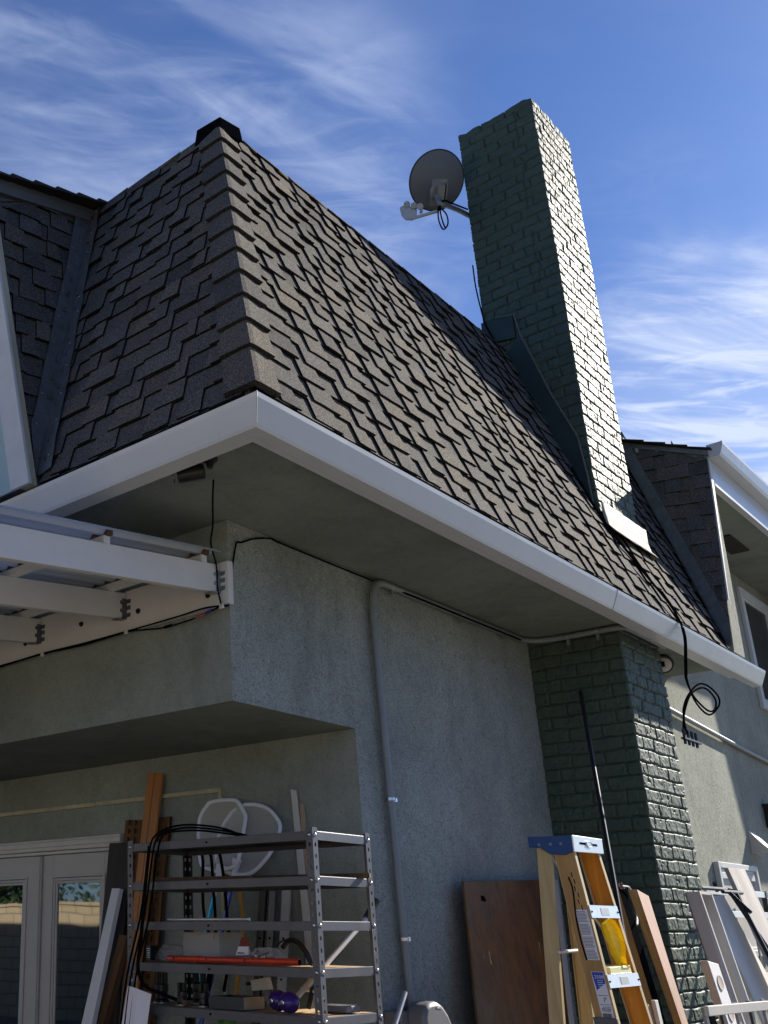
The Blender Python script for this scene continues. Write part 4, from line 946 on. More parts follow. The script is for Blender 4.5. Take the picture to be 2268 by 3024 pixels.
m.tube(spline([(2.90, .07, 7.06), (2.93, .035, 7.075), (3.0, .025, 7.09), (3.2, .022, 7.155), (3.30, .022, 7.19)], 8), .007, 8)
m.tube([(2.895, .085, 6.99), (2.895, .07, 7.02)], .013, 8)
m.build('coax_loop', M['black'], ds, smooth=True)
# coax running down the back corner of the chimney and off over the gutter
cx = thing('antenna_cable', 'black antenna cables draped over the gutter and looped beside the chimney', 'cable', (3.6, -.88, 3.5))
cable('chimney_run', [(3.262, .025, 6.62), (3.255, .02, 6.4), (3.262, .0, 6.15), (3.25, -.03, 6.0), (3.235, -.10, 5.80)], .006, M['black'], cx)
for k, dx in enumerate((0, .018, .036)):
    cable('roof_run', [(3.20 + dx * .3, -.52, 4.62), (3.215 + dx * .5, -.655, 4.22), (3.27 + dx, -.70, 4.09), (3.37 + dx, -.735, 3.98), (3.47 + dx, -.79, 3.83), (3.60 + dx * .6, -.865, 3.64), (3.655 + dx * .4, -.895, 3.53), (3.665 + dx * .3, -.905, 3.47)], .0055, M['black'], cx)
yv = -.905
for k in range(2):
    d = k * .028
    loop = [(3.665 + d, yv, 3.47), (3.655 + d, yv - .004, 3.37), (3.575 + d, yv, 3.17), (3.555 + d * .6, yv, 3.08), (3.66, yv, 2.985 - d), (3.85, yv - .01, 2.925 - d), (4.0 + d * 3, yv - .012, 2.955 + d), (4.06 + d * 3, yv - .01, 3.03 + d), (3.96 + d * 2, yv, 3.085 + d), (3.80, yv, 3.07 + d), (3.58 - d, yv, 2.99), (3.42 - d, yv, 2.87), (3.335 - k * -.03, yv, 2.76), (3.335 + k * .055, yv, 2.70)]
    cable('cable_strand', loop, .0062, M['black'], cx, n=10)
m = MB(); m.box((3.285, yv - .014, 2.668), (3.60, yv + .012, 2.680))
for k in range(4): m.tube([(3.315 + k * .072, yv, 2.64), (3.315 + k * .072, yv, 2.735)], .009, 8)
m.build('splitter_bar', M['rack_dark'], cx)

# thin conduit on the wing wall
m = MB(); m.tube(spline([(5.0, -.295, 3.20), (5.30, -.298, 3.178), (6.17, -.298, 3.124), (6.88, -.298, 3.082), (7.6, -.298, 3.045), (8.6, -.298, 2.99)], 4), .019, 10)
wc = m.build('conduit', M['conduit'], smooth=True); tag(wc, 'sloping grey pipe crossing the sunlit wing wall above the small window', 'pipe')
hd = MB(); hd.hexa([(6.585, -.272, 2.17), (6.76, -.272, 2.17), (6.76, -.2705, 2.35), (6.585, -.2705, 2.35), (6.585, -.285, 2.17), (6.76, -.285, 2.17), (6.76, -.283, 2.352), (6.585, -.283, 2.352)])
hd.v = hd.v
hd.hexa([(6.60, -.284, 2.175), (6.745, -.284, 2.175), (6.745, -.284, 2.345), (6.60, -.284, 2.345), (6.60, -.43, 2.175), (6.745, -.43, 2.175), (6.745, -.36, 2.25), (6.60, -.36, 2.25)])
tag(hd.build('dryer_vent_hood', M['beige_box']), 'grey metal vent hood on the shaded wing wall', 'vent')
m = MB(); m.box((7.19, -.37, 2.42), (7.31, -.272, 2.62)); m.box((7.17, -.40, 2.60), (7.33, -.272, 2.63)); tag(m.build('wall_lantern', M['blackm']), 'small black wall lantern at the right edge above the vent hood', 'lantern')

# PVC strip on the recess wall
tr = thing('cable_trunking', 'cream trunking bent at a right angle above the french door', 'trunking', (1.0, .95, 2.3))
m = MB(); m.box((.994, .95, 2.298), (X, 2.0, 2.322)); m.build('horizontal_strip', M['cream_trim'], tr); m = MB(); m.box((.994, 2.004, 2.297), (X, 4.4, 2.321)); m.build('horizontal_strip', M['cream_trim'], tr)
m = MB(); m.box((.994, .93, .6), (X, .949, 2.318)); m.build('vertical_strip', M['cream_trim'], tr)

# ------------------------------------------------------------------ leaning boards
def board(name, TL, TR, BR, BL, th, mat, label, cat='board', group=None, ground=True, bevel=.0015):
    TL, TR, BR, BL = map(Vector, (TL, TR, BR, BL))
    if ground:
        BL = TL + (BL - TL) * (TL.z / (TL.z - BL.z)); BR = TR + (BR - TR) * (TR.z / (TR.z - BR.z))
        BL.z = BR.z = .0
    zax = ((TL + TR) - (BL + BR)).normalized(); xax = (TR - TL); n = zax.cross(xax).normalized()
    camdir = Vector((-3.7, -3.05, 1.5)) - (TL + BR) / 2
    if n.dot(camdir) > 0: n = -n     # thickness goes away from the front face
    m = MB(); m.hexa([BL, BR, BR + n * th, BL + n * th, TL, TR, TR + n * th, TL + n * th])
    x2 = n.cross(zax).normalized()
    fr = Matrix(((x2.x, n.x, zax.x, BL.x), (x2.y, n.y, zax.y, BL.y), (x2.z, n.z, zax.z, BL.z), (0, 0, 0, 1)))
    o = m.build(name, mat, bevel=bevel, frame=fr)
    return tag(o, label, cat, group)
board('wood_board', (.937, 1.806, 2.05), (.937, 1.619, 2.047), (.80, 1.60, 1.035), (.80, 1.80, 1.02), .03, M['dark_wood'], 'wide dark brown board leaning beside the french door')
board('wood_board', (.845, 1.684, 1.775), (.845, 1.618, 1.774), (.697, 1.687, 1.033), (.696, 1.775, 1.028), .035, M['white_board'], 'narrow white board leaning in front of the dark board')
board('wood_post', (.843, 1.615, 1.513), (.842, 1.55, 1.508), (.747, 1.641, 1.033), (.746, 1.709, 1.029), .045, M['old_wood'], 'rough weathered brown post leaning left of the shelf', 'post')
board('wood_board', (.895, 1.612, 1.467), (.895, 1.546, 1.464), (.83, 1.591, 1.032), (.829, 1.66, 1.028), .02, M['grey_board'], 'short grey board behind the rough brown post')
board('cedar_plank', (.973, 1.504, 2.457), (.973, 1.444, 2.456), (.932, 1.476, 2.055), (.933, 1.53, 2.058), .02, M['plank'], 'left of two tall orange planks behind the shelf', 'plank', 'orange planks')
board('cedar_plank', (.967, 1.433, 2.450), (.966, 1.372, 2.442), (.933, 1.399, 2.11), (.933, 1.461, 2.114), .02, M['plank'], 'right of two tall orange planks behind the shelf, broader grain', 'plank', 'orange planks')
board('wood_lath', (.993, .428, 2.269), (.993, .393, 2.262), (.96, .327, 1.603), (.96, .368, 1.603), .014, M['pvc'], 'tall white strip standing behind the right end of the shelf', 'strip')
board('wood_lath', (1.0, .378, 2.189), (1.0, .351, 2.183), (.985, .319, 1.703), (.985, .351, 1.704), .010, M['card'], 'tan strip standing just behind the tall white strip', 'strip')

# rusty slotted uprights
def slotted(TL, TR, BR, BL, cols, label):
    TL, TR, BR, BL = map(Vector, (TL, TR, BR, BL))
    BL = TL + (BL - TL) * (TL.z / (TL.z - BL.z)); BR = TR + (BR - TR) * (TR.z / (TR.z - BR.z)); BL.z = BR.z = 0
    n = Vector((1, 0, .05)); m = MB()
    def P(u, v): return (BL.lerp(BR, u)).lerp(TL.lerp(TR, u), v)
    def slab(u0, u1, v0, v1, t0, t1): m.hexa([P(u0, v0) + n * t0, P(u1, v0) + n * t0, P(u1, v0) + n * t1, P(u0, v0) + n * t1, P(u0, v1) + n * t0, P(u1, v1) + n * t0, P(u1, v1) + n * t1, P(u0, v1) + n * t1])
    us = np.linspace(0, 1, cols * 2 + 2)
    for i in range(cols + 1): slab(us[2 * i], us[2 * i + 1], 0, 1, 0, .006 if i % 2 else .012)
    Lh = (TL - BL).length; nr = int(Lh / .052)
    for i in range(cols):
        for k in range(nr): slab(us[2 * i + 1], us[2 * i + 2], k / nr, (k + .42) / nr, .001, .005)
    slab(0, 1, 0, 1, .022, .024)
    return tag(m.build('slotted_upright', M['rust']), label, 'slotted upright', 'rusty slotted uprights')
slotted((.984, 1.71, 2.188), (.984, 1.565, 2.18), (.976, 1.575, 2.045), (.976, 1.719, 2.052), 2, 'rusty slotted upright left of the orange planks')
slotted((.984, 1.43, 2.185), (.984, 1.33, 2.185), (.960, 1.368, 1.776), (.956, 1.47, 1.722), 1, 'rusty slotted upright right of the orange planks')

# pool nets
def net(pts, pole, mat, rim_w, label, thick):
    t = thing('pool_net', label, 'pool net', (pole[-1][0], pole[-1][1], 0), 'pool nets behind the shelf')
    P = spline(pts + [pts[0]], 4)[:-1]
    c = sum((Vector(p) for p in pts), Vector()) / len(pts)
    m = MB(); m.tube(P, rim_w, 8, closed=True); m.build('rim', M['net_rim'], t, smooth=True)
    m = MB(); b = 0; rings = [1, .8, .55, .3, .08]
    for rr_ in rings:
        for p in P: q = c.lerp(p, rr_); q.x += .035 * (1 - rr_ ** 2); m.v.append(tuple(q))
    n = len(P)
    for i in range(len(rings) - 1):
        for k in range(n): l = (k + 1) % n; m.f.append((i * n + k, i * n + l, (i + 1) * n + l, (i + 1) * n + k)); m.mi.append(0)
    m.build('mesh_bag', M['netting'], t, smooth=True)
    m = MB(); m.tube(pole, .0125, 12); m.build('pole', mat, t, smooth=True)
    m = MB(); a = Vector(pole[0]); dd = (Vector(pole[1]) - a).normalized(); m.tube([a - dd * .12, a - dd * .04, a + dd * .02, a + dd * .06], [.030, .016, .015, .012], 12); m.build('collar', M['net_rim'], t, smooth=True)
    return t
N1 = [(0.945, 0.981, 2.235), (0.945, 0.904, 2.242), (0.945, 0.789, 2.235), (0.943, 0.751, 2.212), (0.939, 0.717, 2.164), (0.936, 0.705, 2.124), (0.925, 0.732, 1.993), (0.918, 0.752, 1.906), (0.916, 0.791, 1.869), (0.915, 0.854, 1.861), (0.914, 0.906, 1.851), (0.915, 0.959, 1.864), (0.917, 1.018, 1.886), (0.922, 1.04, 1.951), (0.933, 1.054, 2.089), (0.94, 1.038, 2.17)]
N2 = [(0.964, 0.725, 2.207), (0.964, 0.642, 2.2), (0.962, 0.561, 2.169), (0.959, 0.506, 2.119), (0.956, 0.482, 2.074), (0.953, 0.499, 2.014), (0.948, 0.555, 1.931), (0.943, 0.643, 1.856), (0.942, 0.724, 1.828), (0.942, 0.824, 1.837), (0.944, 0.909, 1.871), (0.948, 0.936, 1.936), (0.954, 0.92, 2.037), (0.959, 0.878, 2.112), (0.963, 0.81, 2.178)]
net(N1, [(.905, .905, 1.77), (.891, .967, 1.564), (.852, 1.047, 1.069), (.78, 1.22, 0)], M['blue_pole'], .011, 'white rimmed square pool net on a bright blue pole', 1)
net(N2, [(.94, .815, 1.80), (.924, .888, 1.54), (.896, 1.028, 1.068), (.84, 1.33, 0)], M['violet_pole'], .011, 'larger rounded pool net on a violet pole, behind the square one', 1)
m = MB(); m.tube(spline([(.93, .757, 1.78), (.921, .745, 1.70), (.906, .721, 1.611), (.90, .73, 1.5), (.86, .80, .9), (.82, .86, 0)], 4), .012, 8); tag(m.build('yellow_pole', M['yellow_pole'], smooth=True), 'thin yellow pole leaning on the wall behind the shelf', 'pole')
# steel studs behind the shelf
for k, (y, w_, mt, lb) in enumerate([(.64, .045, 'rack_dark', 'dark steel stud nearest the nets, behind the shelf'), (.575, .04, 'rack_steel', 'grey steel stud in the middle of three behind the shelf'), (.48, .05, 'dish_grey', 'pale grey steel stud with holes nearest the tall white strip')]):
    m = MB(); m.hexa([(.93 - .06, y + .12, 0), (.93 - .06, y + .12 + w_, 0), (.93 - .04, y + .12 + w_, 0), (.93 - .04, y + .12, 0), (.975, y - .035, 1.80), (.975, y - .035 + w_, 1.80), (.99, y - .035 + w_, 1.80), (.99, y - .035, 1.80)])
    t = thing('steel_stud', lb, 'steel stud', (.88, y + .12, 0), 'steel studs behind the shelf'); m.build('web', M[mt], t)
    m = MB()
    for q in range(7): zq = .3 + q * .2; m.sphere((.93 - .061 + (zq / 1.8) * .106 - .001, y + .12 + w_ / 2 - zq / 1.8 * .155, zq), .006, nu=8, nv=6)
    m.build('hole', M['black'], t)

# ------------------------------------------------------------------ shelving unit
SX0, SX1, SY0, SY1 = .208, .655, -.25, .885
shf = thing('shelving_unit', 'tall grey bolted steel shelving unit loaded with tools in front of the recess', 'shelf', (.43, .32, 0))
H = 1.965
def post(cx_, cy_, dx, dy, mat):
    m = MB(); w_ = .036; t = .0022; pit = .0475; ho = .0115; hh = .016
    for ax_ in (0, 1):
        L_ = dx if ax_ == 0 else dy
        def sl(a0, a1, z0, z1):
            if ax_ == 0:
                xa, xb_ = sorted((cx_ + a0 * dx, cx_ + a1 * dx)); ya, yb = sorted((cy_, cy_ + t * dy)); m.box((xa, ya, z0), (xb_, yb, z1))
            else:
                ya, yb = sorted((cy_ + a0 * dy, cy_ + a1 * dy)); xa, xb_ = sorted((cx_, cx_ + t * dx)); m.box((xa, ya, z0), (xb_, yb, z1))
        c = w_ / 2; s0 = t if ax_ == 1 else 0
        sl(s0, c - ho / 2, 0, H); sl(c + ho / 2, w_, 0, H)
        z = 0
        k = 0
        while z < H:
            z2 = min(H, z + pit - hh); sl(c - ho / 2, c + ho / 2, z, z2); z += pit; k += 1
    return m.build('post', mat, shf)
post(SX0, SY0, 1, 1, M['rack_steel']); post(SX1, SY0, -1, 1, M['rack_steel']); post(SX0, SY1, 1, -1, M['rack_steel']); post(SX1, SY1, -1, -1, M['rack_dark'])
LZ = [1.955, 1.768, 1.585, 1.400, 1.213, 1.02, .60, .15]
for i, z in enumerate(LZ):
    m = MB(); t = .0025; hgt = .037; e = .0025; zt_ = z - .006; zb_ = zt_ - hgt
    m.box((SX0 + e, SY0 + .006, zb_), (SX0 + e + t, SY1 - .006, zt_)); m.box((SX0 + e + t, SY0 + .006, zb_), (SX0 + e + .016, SY1 - .006, zb_ + t))
    m.box((SX1 - e - t, SY0 + .006, zb_), (SX1 - e, SY1 - .006, zt_)); m.box((SX1 - e - .016, SY0 + .006, zb_), (SX1 - e - t, SY1 - .006, zb_ + t))
    m.box((SX0 + .006, SY0 + e, zb_), (SX1 - .006, SY0 + e + t, zt_)); m.box((SX0 + .006, SY1 - e - t, zb_), (SX1 - .006, SY1 - e, zt_))
    m.box((SX0 + .006, SY0 + e, zt_ - .001), (SX1 - .006, SY0 + .016, zt_ + .0015)); m.box((SX0 + e, SY0 + .02, zt_ - .001), (SX0 + .016, SY1 - .02, zt_ + .0012))
    sh = m.build('shelf_frame', M['rack_steel'], shf, bevel=.001)
    m = MB(); 
    if i != 1 or True: m.box((SX0 + .008, SY0 + .008, zt_ - .014), (SX1 - .008, SY1 - .008, zt_ - .0012)); m.build('shelf_board', M['rack_dark'] if i < 2 else M['chip'], sh)
    for (x, y, a) in [(SX0, SY0 + .018, (-1, 0, 0)), (SX0, SY1 - .018, (-1, 0, 0)), (SX0 + .018, SY0, (0, -1, 0)), (SX1 - .018, SY0, (0, -1, 0))]:
        m = MB(); m.lathe((x, y, zb_ + .022), a, [(.0085, 0), (.0085, .002), (.005, .006), (.001, .007)], 10); m.build('bolt', M['bolt'], sh, smooth=True)
    m = MB(); m.tube([(SX0 + e - .001, .36, zb_ + .020), (SX0 + e - .0005, .36, zb_ + .020)], .006, 8); m.box((SX0 + e - .001, .35, zb_ + .018), (SX0 + e, .36, zb_ + .022)); m.build('slot', M['black'], sh)

def item(m, name, mat, label, cat, **k): return tag(m.build(name, mat, **k), label, cat)
m = MB(); m.hexa([(.262, .772, 1.766), (.575, -.285, 1.766), (.60, -.275, 1.766), (.287, .780, 1.766), (.262, .772, 1.786), (.575, -.285, 1.786), (.60, -.275, 1.786), (.287, .780, 1.786)])
item(m, 'wood_lath', M['old_wood'], 'long brown wood strip lying across the second shelf and sticking out', 'strip')
m = MB(); m.tube([(.255, .655, 1.589), (.255, .153, 1.589)], .0075, 10); item(m, 'metal_tube', M['alu'], 'thin pale metal tube lying on the third shelf', 'tube', smooth=True)
rt = thing('red_tube', 'long red metal tube lying on the fourth shelf', 'tube', (.245, .26, 1.41))
m = MB(); m.lathe((.245, .645, 1.4155), (0, -1, 0), [(.0125, 0), (.014, .002), (.014, .275), (.0128, .277), (.0128, .282), (.014, .284), (.014, .50), (.0147, .502), (.0147, .765)], 18); m.build('tube_body', M['red'], rt, smooth=True)
m = MB(); m.tube([(.245, -.1195, 1.4155), (.245, -.1215, 1.4155)], .012, 16); m.build('open_end', M['black'], rt)
for yy in (.60, .395, .17): m = MB(); m.sphere((.232, yy, 1.418), .005, nu=8, nv=6); m.build('rivet', M['rack_dark'], rt)

bn = thing('plastic_bin', 'clear plastic bin with papers on the fourth shelf', 'plastic bin', (.40, .50, 1.40))
m = MB(); x0, x1, y0, y1, z0, z1 = .33, .50, .40, .625, 1.400, 1.525
for (a, b_) in [((x0, y0, z0), (x0 + .003, y1, z1)), ((x1 - .003, y0, z0), (x1, y1, z1)), ((x0 + .003, y0, z0), (x1 - .003, y0 + .003, z1)), ((x0 + .003, y1 - .003, z0), (x1 - .003, y1, z1)), ((x0 + .003, y0 + .003, z0), (x1 - .003, y1 - .003, z0 + .003))]: m.box(a, b_)
m.build('bin_wall', M['clear'], bn)
m = MB(); m.box((x0 - .006, y0 - .006, z1), (x0 + .004, y1 + .006, z1 + .008)); m.box((x0 + .004, y0 - .006, z1), (x1, y0 + .004, z1 + .008)); m.box((x0 + .004, y1 - .004, z1), (x1, y1 + .006, z1 + .008)); m.box((x0 - .005, y0 + .03, z1 - .025), (x0 - .001, y1 - .03, z1)); m.build('bin_rim', M['clear'], bn)
m = MB()
for k in range(14): xx, yy = random.uniform(.345, .47), random.uniform(.42, .59); m.sphere((xx, yy, 1.41 + random.random() * .012), .014, sc=(1, 1.3, .5), nu=8, nv=5)
m.build('contents', M['card'], bn)
m = MB(); pk = [(.30, .285, 1.402), (.30, .215, 1.402), (.32, .205, 1.402), (.32, .295, 1.402)]
t = thing('paper_packet', 'small red and white paper packet between the clear bin and the clamp', 'packet', (.31, .25, 1.40))
m.hexa([(.30, .295, 1.402), (.30, .205, 1.402), (.33, .205, 1.402), (.33, .295, 1.402), (.316, .27, 1.475), (.316, .215, 1.475), (.322, .215, 1.475), (.322, .27, 1.475)]); m.build('packet_body', M['paper'], t)
m = MB(); m.hexa([(.3155, .270, 1.473), (.3155, .215, 1.473), (.3225, .215, 1.473), (.3225, .270, 1.473), (.321, .258, 1.512), (.321, .215, 1.512), (.3225, .215, 1.512), (.3225, .258, 1.512)]); m.build('packet_flap', simple('maroon_card', (.16, .03, .02), .6), t)
m = MB(); m.box((.3005, .225, 1.43), (.3045, .275, 1.436)); m.box((.3025, .232, 1.443), (.3065, .268, 1.448)); m.build('print', simple('maroon_print', (.16, .04, .02), .6), t)
m = MB(); m.sphere((.42, .80, 1.435), .06, sc=(.6, 1.2, .55), nu=14, nv=8); m.hexa([(.36, .86, 1.402), (.36, .66, 1.402), (.48, .66, 1.402), (.48, .86, 1.402), (.37, .80, 1.475), (.37, .66, 1.46), (.47, .66, 1.46), (.47, .80, 1.475)])
item(m, 'plastic_bag', M['clear2'], 'crumpled clear plastic bag at the left of the fourth shelf', 'plastic bag', smooth=True)
t = thing('spice_box', 'small black box with pale print left of the clear bag', 'box', (.36, .86, 1.40))
m = MB(); m.box((.33, .845, 1.401), (.39, .875, 1.47)); m.build('box_body', M['blackm'], t); m = MB()
for k in range(5): m.box((.3285, .85, 1.413 + k * .010), (.3298, .87, 1.417 + k * .010))
m.build('print', M['paper'], t)
t = thing('bar_clamp', 'pile of a metal bar clamp with a clear tray on the fourth shelf', 'clamp', (.34, .18, 1.40))
m = MB(); m.hexa([(.30, .235, 1.42), (.30, .05, 1.42), (.38, .05, 1.42), (.38, .235, 1.42), (.31, .165, 1.470), (.31, .085, 1.470), (.37, .085, 1.470), (.37, .165, 1.470)]); m.build('tray', M['clear'], t, bevel=.006)
m = MB(); m.tube([(.30, .33, 1.428), (.30, .10, 1.440)], .004, 6); m.tube([(.29, .14, 1.435), (.29, .075, 1.455)], .007, 8); m.tube([(.30, .18, 1.43), (.30, .15, 1.46)], .006, 8); m.box((.29, .10, 1.428), (.315, .16, 1.440)); m.tube([(.31, .2, 1.432), (.31, .05, 1.43)], .005, 8)
m.build('clamp_parts', M['galv'], t)
t = thing('plastic_hoop', 'black curved plastic hoop standing right of the clamp', 'hoop', (.42, .02, 1.40))
m = MB(); m.tube(spline([(.42, .10, 1.47), (.42, .06, 1.50), (.42, .01, 1.49), (.42, -.03, 1.45), (.42, -.05, 1.41), (.42, -.05, 1.403)], 6), .012, 8); m.tube(spline([(.44, .17, 1.45), (.44, .12, 1.495), (.44, .05, 1.50), (.44, .0, 1.46), (.44, -.01, 1.403)], 6), .004, 6); m.build('hoop', M['blackm'], t, smooth=True)

# items on the lowest visible shelf
def fitting(x, y, s, label):
    t = thing('pipe_fitting', label, 'pipe fitting', (x, y, 1.213), 'black pipe fittings on the shelf')
    m = MB(); m.lathe((x, y, 1.209), (0, 0, 1), [(.034 * s, 0), (.034 * s, .012 * s), (.026 * s, .02 * s), (.026 * s, .045 * s), (.030 * s, .05 * s), (.030 * s, .075 * s), (.022 * s, .08 * s)], 18); m.build('body', M['blackm'], t)
    m = MB(); 
    for k in range(6):
        a = k * math.pi / 3; m.box((x + math.cos(a) * .022 * s - .004, y + math.sin(a) * .022 * s - .004, 1.209 + .08 * s), (x + math.cos(a) * .022 * s + .004, y + math.sin(a) * .022 * s + .004, 1.209 + .125 * s))
    m.build('prongs', M['blackm'], t)
    m = MB(); m.lathe((x, y, 1.2092), (0, 0, 1), [(.038 * s, 0), (.038 * s, .005)], 18); m.build('base_ring', M['galv'], t)
fitting(.36, .80, 1.1, 'leftmost big black pipe fitting on the fifth shelf'); fitting(.30, .61, .8, 'small black pipe fitting beside the wooden button')
fitting(.30, .475, .8, 'small black pipe fitting next to the black tray'); fitting(.46, .64, 1.2, 'tall black pipe fitting standing behind the small ones')
m = MB(); m.tube([(.255, .555, 1.224), (.262, .555, 1.224)], .014, 14); item(m, 'wooden_button', M['old_wood'], 'round brown wooden disc on the fifth shelf', 'disc')
t = thing('cardboard_tray', 'open black cardboard tray with a tan inner side catching sun', 'tray', (.33, .26, 1.21))
m = MB(); m.box((.25, .20, 1.210), (.253, .40, 1.262)); m.box((.40, .20, 1.210), (.403, .40, 1.262)); m.box((.253, .397, 1.210), (.40, .40, 1.262)); m.box((.253, .203, 1.2095), (.40, .397, 1.212)); m.build('tray_sides', M['black_card'], t)
m = MB(); m.box((.253, .20, 1.212), (.40, .203, 1.262)); m.hexa([(.252, .199, 1.262), (.40, .199, 1.262), (.40, .202, 1.262), (.252, .202, 1.262), (.252, .11, 1.268), (.40, .11, 1.268), (.40, .11, 1.270), (.252, .11, 1.270)]); m.build('tan_flap', M['card'], t)
def ball(x, y, label):
    t = thing('plastic_ball', label, 'ball', (x, y, 1.21), 'purple balls on the shelf')
    m = MB(); m.sphere((x, y, 1.253), .044, nu=24, nv=14); m.build('ball', M['purple'], t, smooth=True)
    m = MB(); m.lathe((x - .040, y + .004, 1.253), (-1, .05, -.1), [(.010, 0), (.010, .006), (.005, .008), (.005, .022), (.007, .026)], 12); m.build('stud', M['bolt'], t, smooth=True)
ball(.275, -.035, 'front purple ball with a metal stud on the fifth shelf'); ball(.34, .075, 'rear purple ball with a metal stud beside the tray')
m = MB(); m.box((.46, -.20, 1.210), (.56, -.05, 1.238)); item(m, 'black_case', M['meter_grey'], 'flat dark case at the right end of the fifth shelf', 'case', bevel=.004)
t = thing('hand_clamp', 'black and silver hand clamp behind the purple balls', 'clamp', (.46, -.02, 1.21)); m = MB(); m.tube([(.46, .0, 1.22), (.45, -.03, 1.30), (.46, -.075, 1.335)], .011, 8); m.build('jaw', M['blackm'], t); m = MB(); m.tube([(.45, .03, 1.30), (.45, -.04, 1.292), (.46, -.08, 1.26)], .008, 8); m.build('grip', M['alu'], t)
t = thing('vise_spindle', 'small dark vise standing on the fifth shelf behind the tray', 'vise', (.5, .33, 1.21)); m = MB(); m.tube([(.5, .33, 1.21), (.5, .33, 1.31)], .009, 8); m.tube([(.5, .38, 1.305), (.5, .28, 1.312)], .007, 8); m.lathe((.5, .33, 1.21), (0, 0, 1), [(.05, 0), (.05, .02), (.03, .035)], 14); m.build('frame', M['rack_dark'], t)
m = MB(); m.hexa([(.44, .30, 1.28), (.44, .20, 1.29), (.47, .20, 1.29), (.47, .30, 1.28), (.44, .31, 1.325), (.44, .215, 1.34), (.47, .215, 1.34), (.47, .31, 1.325)]); m.build('cloth', M['dish_grey'], t)
t = thing('glass_jar', 'jar with a green lid on the sixth shelf', 'jar', (.4, .42, 1.02)); m = MB(); m.lathe((.4, .42, 1.016), (0, 0, 1), [(.04, 0), (.042, .11), (.036, .12)], 20); m.build('jar_body', M['clear'], t, smooth=True); m = MB(); m.lathe((.4, .42, 1.137), (0, 0, 1), [(.040, 0), (.040, .02), (.036, .024)], 20); m.build('lid', simple('green_lid', (.02, .14, .03), .4), t)

# black hose over the shelf
t = thing('black_hose', 'thick black hose draped over the left end of the top shelf', 'hose', (.17, .72, 1.2))
for k, d in enumerate((0, .028, .060)):
    cable('hose_strand', [(.13, .86 - d * .3, .80), (.13, .86 - d, 1.05), (.14, .815 - d, 1.35), (.155, .745 - d, 1.60), (.165, .715 - d, 1.80), (.18, .70 - d, 1.93), (.20, .675 - d, 1.985), (.25, .61 - d, 2.022 - .012 * k), (.33, .53 - d, 2.030 - .016 * k), (.45, .44 - d * 2, 2.012 - .02 * k), (.56, .38 - d * 2, 1.965)], .0050, M['black'], t, n=8)
cable('hose_strand', [(.175, .70, 1.93), (.162, .715, 1.75), (.150, .735, 1.50), (.140, .745, 1.38), (.135, .70, 1.30), (.15, .62, 1.27), (.2, .55, 1.24)], .0085, M['black'], t)
for k, (y0, y1, y2) in enumerate([(.86, .865, .80), (.80, .79, .78), (.735, .71, .68)]):
    cable('hose_strand', [(.72, y0, 1.95), (.74, y0 - .01, 1.90), (.75, y1, 1.75), (.75, y1 - .01, 1.60), (.74, y2, 1.45), (.72, y2 + .03, 1.25)], .0088, M['black'], t)
# carabiner + hanging paper
t = thing('paper_folder', 'folded white paper hanging from a metal hook at the shelf corner', 'paper', (.15, .76, 1.3))
m = MB(); m.face([(.135, .808, 1.294), (.130, .735, 1.282), (.118, .80, .86), (.128, .905, .86)]); m.face([(.130, .735, 1.282), (.150, .666, 1.262), (.150, .755, .86), (.118, .80, .86)]); o = m.build('paper_sheet', M['paper'], t); s_ = o.modifiers.new('t', 'SOLIDIFY'); s_.thickness = .002
m = MB(); m.tube([(.17 + .0, .80 + .016 * math.cos(a), 1.325 + .024 * math.sin(a)) for a in np.linspace(0, 2 * math.pi, 20)[:-1]], .0035, 8, closed=True); m.tube([(.165, .795, 1.295), (.155, .79, 1.325)], .006, 8); m.build('hook', M['bolt'], t, smooth=True)
# bat like pole
t = thing('white_pole', 'white tube with a dark wrapped grip leaning through the right end of the shelf', 'pole', (.5, -.1, 1.4))
a = Vector((.905, -.12, 1.680)); b_ = Vector((.815, -.112, 1.594)); c_ = Vector((.50, -.09, 1.40)); 
m = MB(); m.tube([a + (a - b_) * .0, a, b_], [.010, .0185, .0165], 14); m.tube([a + (a - b_).normalized() * .008, a], [.008, .0185], 14); m.build('grip', M['grip'], t, smooth=True)
d_ = (c_ - b_).normalized(); m = MB(); m.tube([b_, b_ + d_ * .03, c_, c_ + d_ * .25], .0125, 14); m.build('tube', M['tube_white'], t, smooth=True)

# ------------------------------------------------------------------ right hand clutter
t = thing('flush_door', 'rust stained wooden door leaning on the blue-grey wall', 'door panel', (2.4, -.15, 0))
def leanbox(TL, TR, BR, BL, th, mat, name, parent, side=None):
    TL, TR, BR, BL = map(Vector, (TL, TR, BR, BL)); BL = TL + (BL - TL) * (TL.z / (TL.z - BL.z)); BR = TR + (BR - TR) * (TR.z / (TR.z - BR.z)); BL.z = BR.z = 0
    m = MB(); n = Vector((0, th, 0)); m.hexa([BL, BR, BR + n, BL + n, TL, TR, TR + n, TL + n]); return m.build(name, mat, parent, bevel=.002)
leanbox((1.86, -.085, 1.80), (3.004, -.085, 1.842), (2.82, -.150, 1.024), (1.738, -.150, 1.083), .014, M['rust_door'], 'door_face', t)
leanbox((3.006, -.088, 1.842), (3.07, -.088, 1.845), (2.89, -.153, 1.024), (2.822, -.153, 1.024), .042, M['beige_box'], 'door_edge', t)
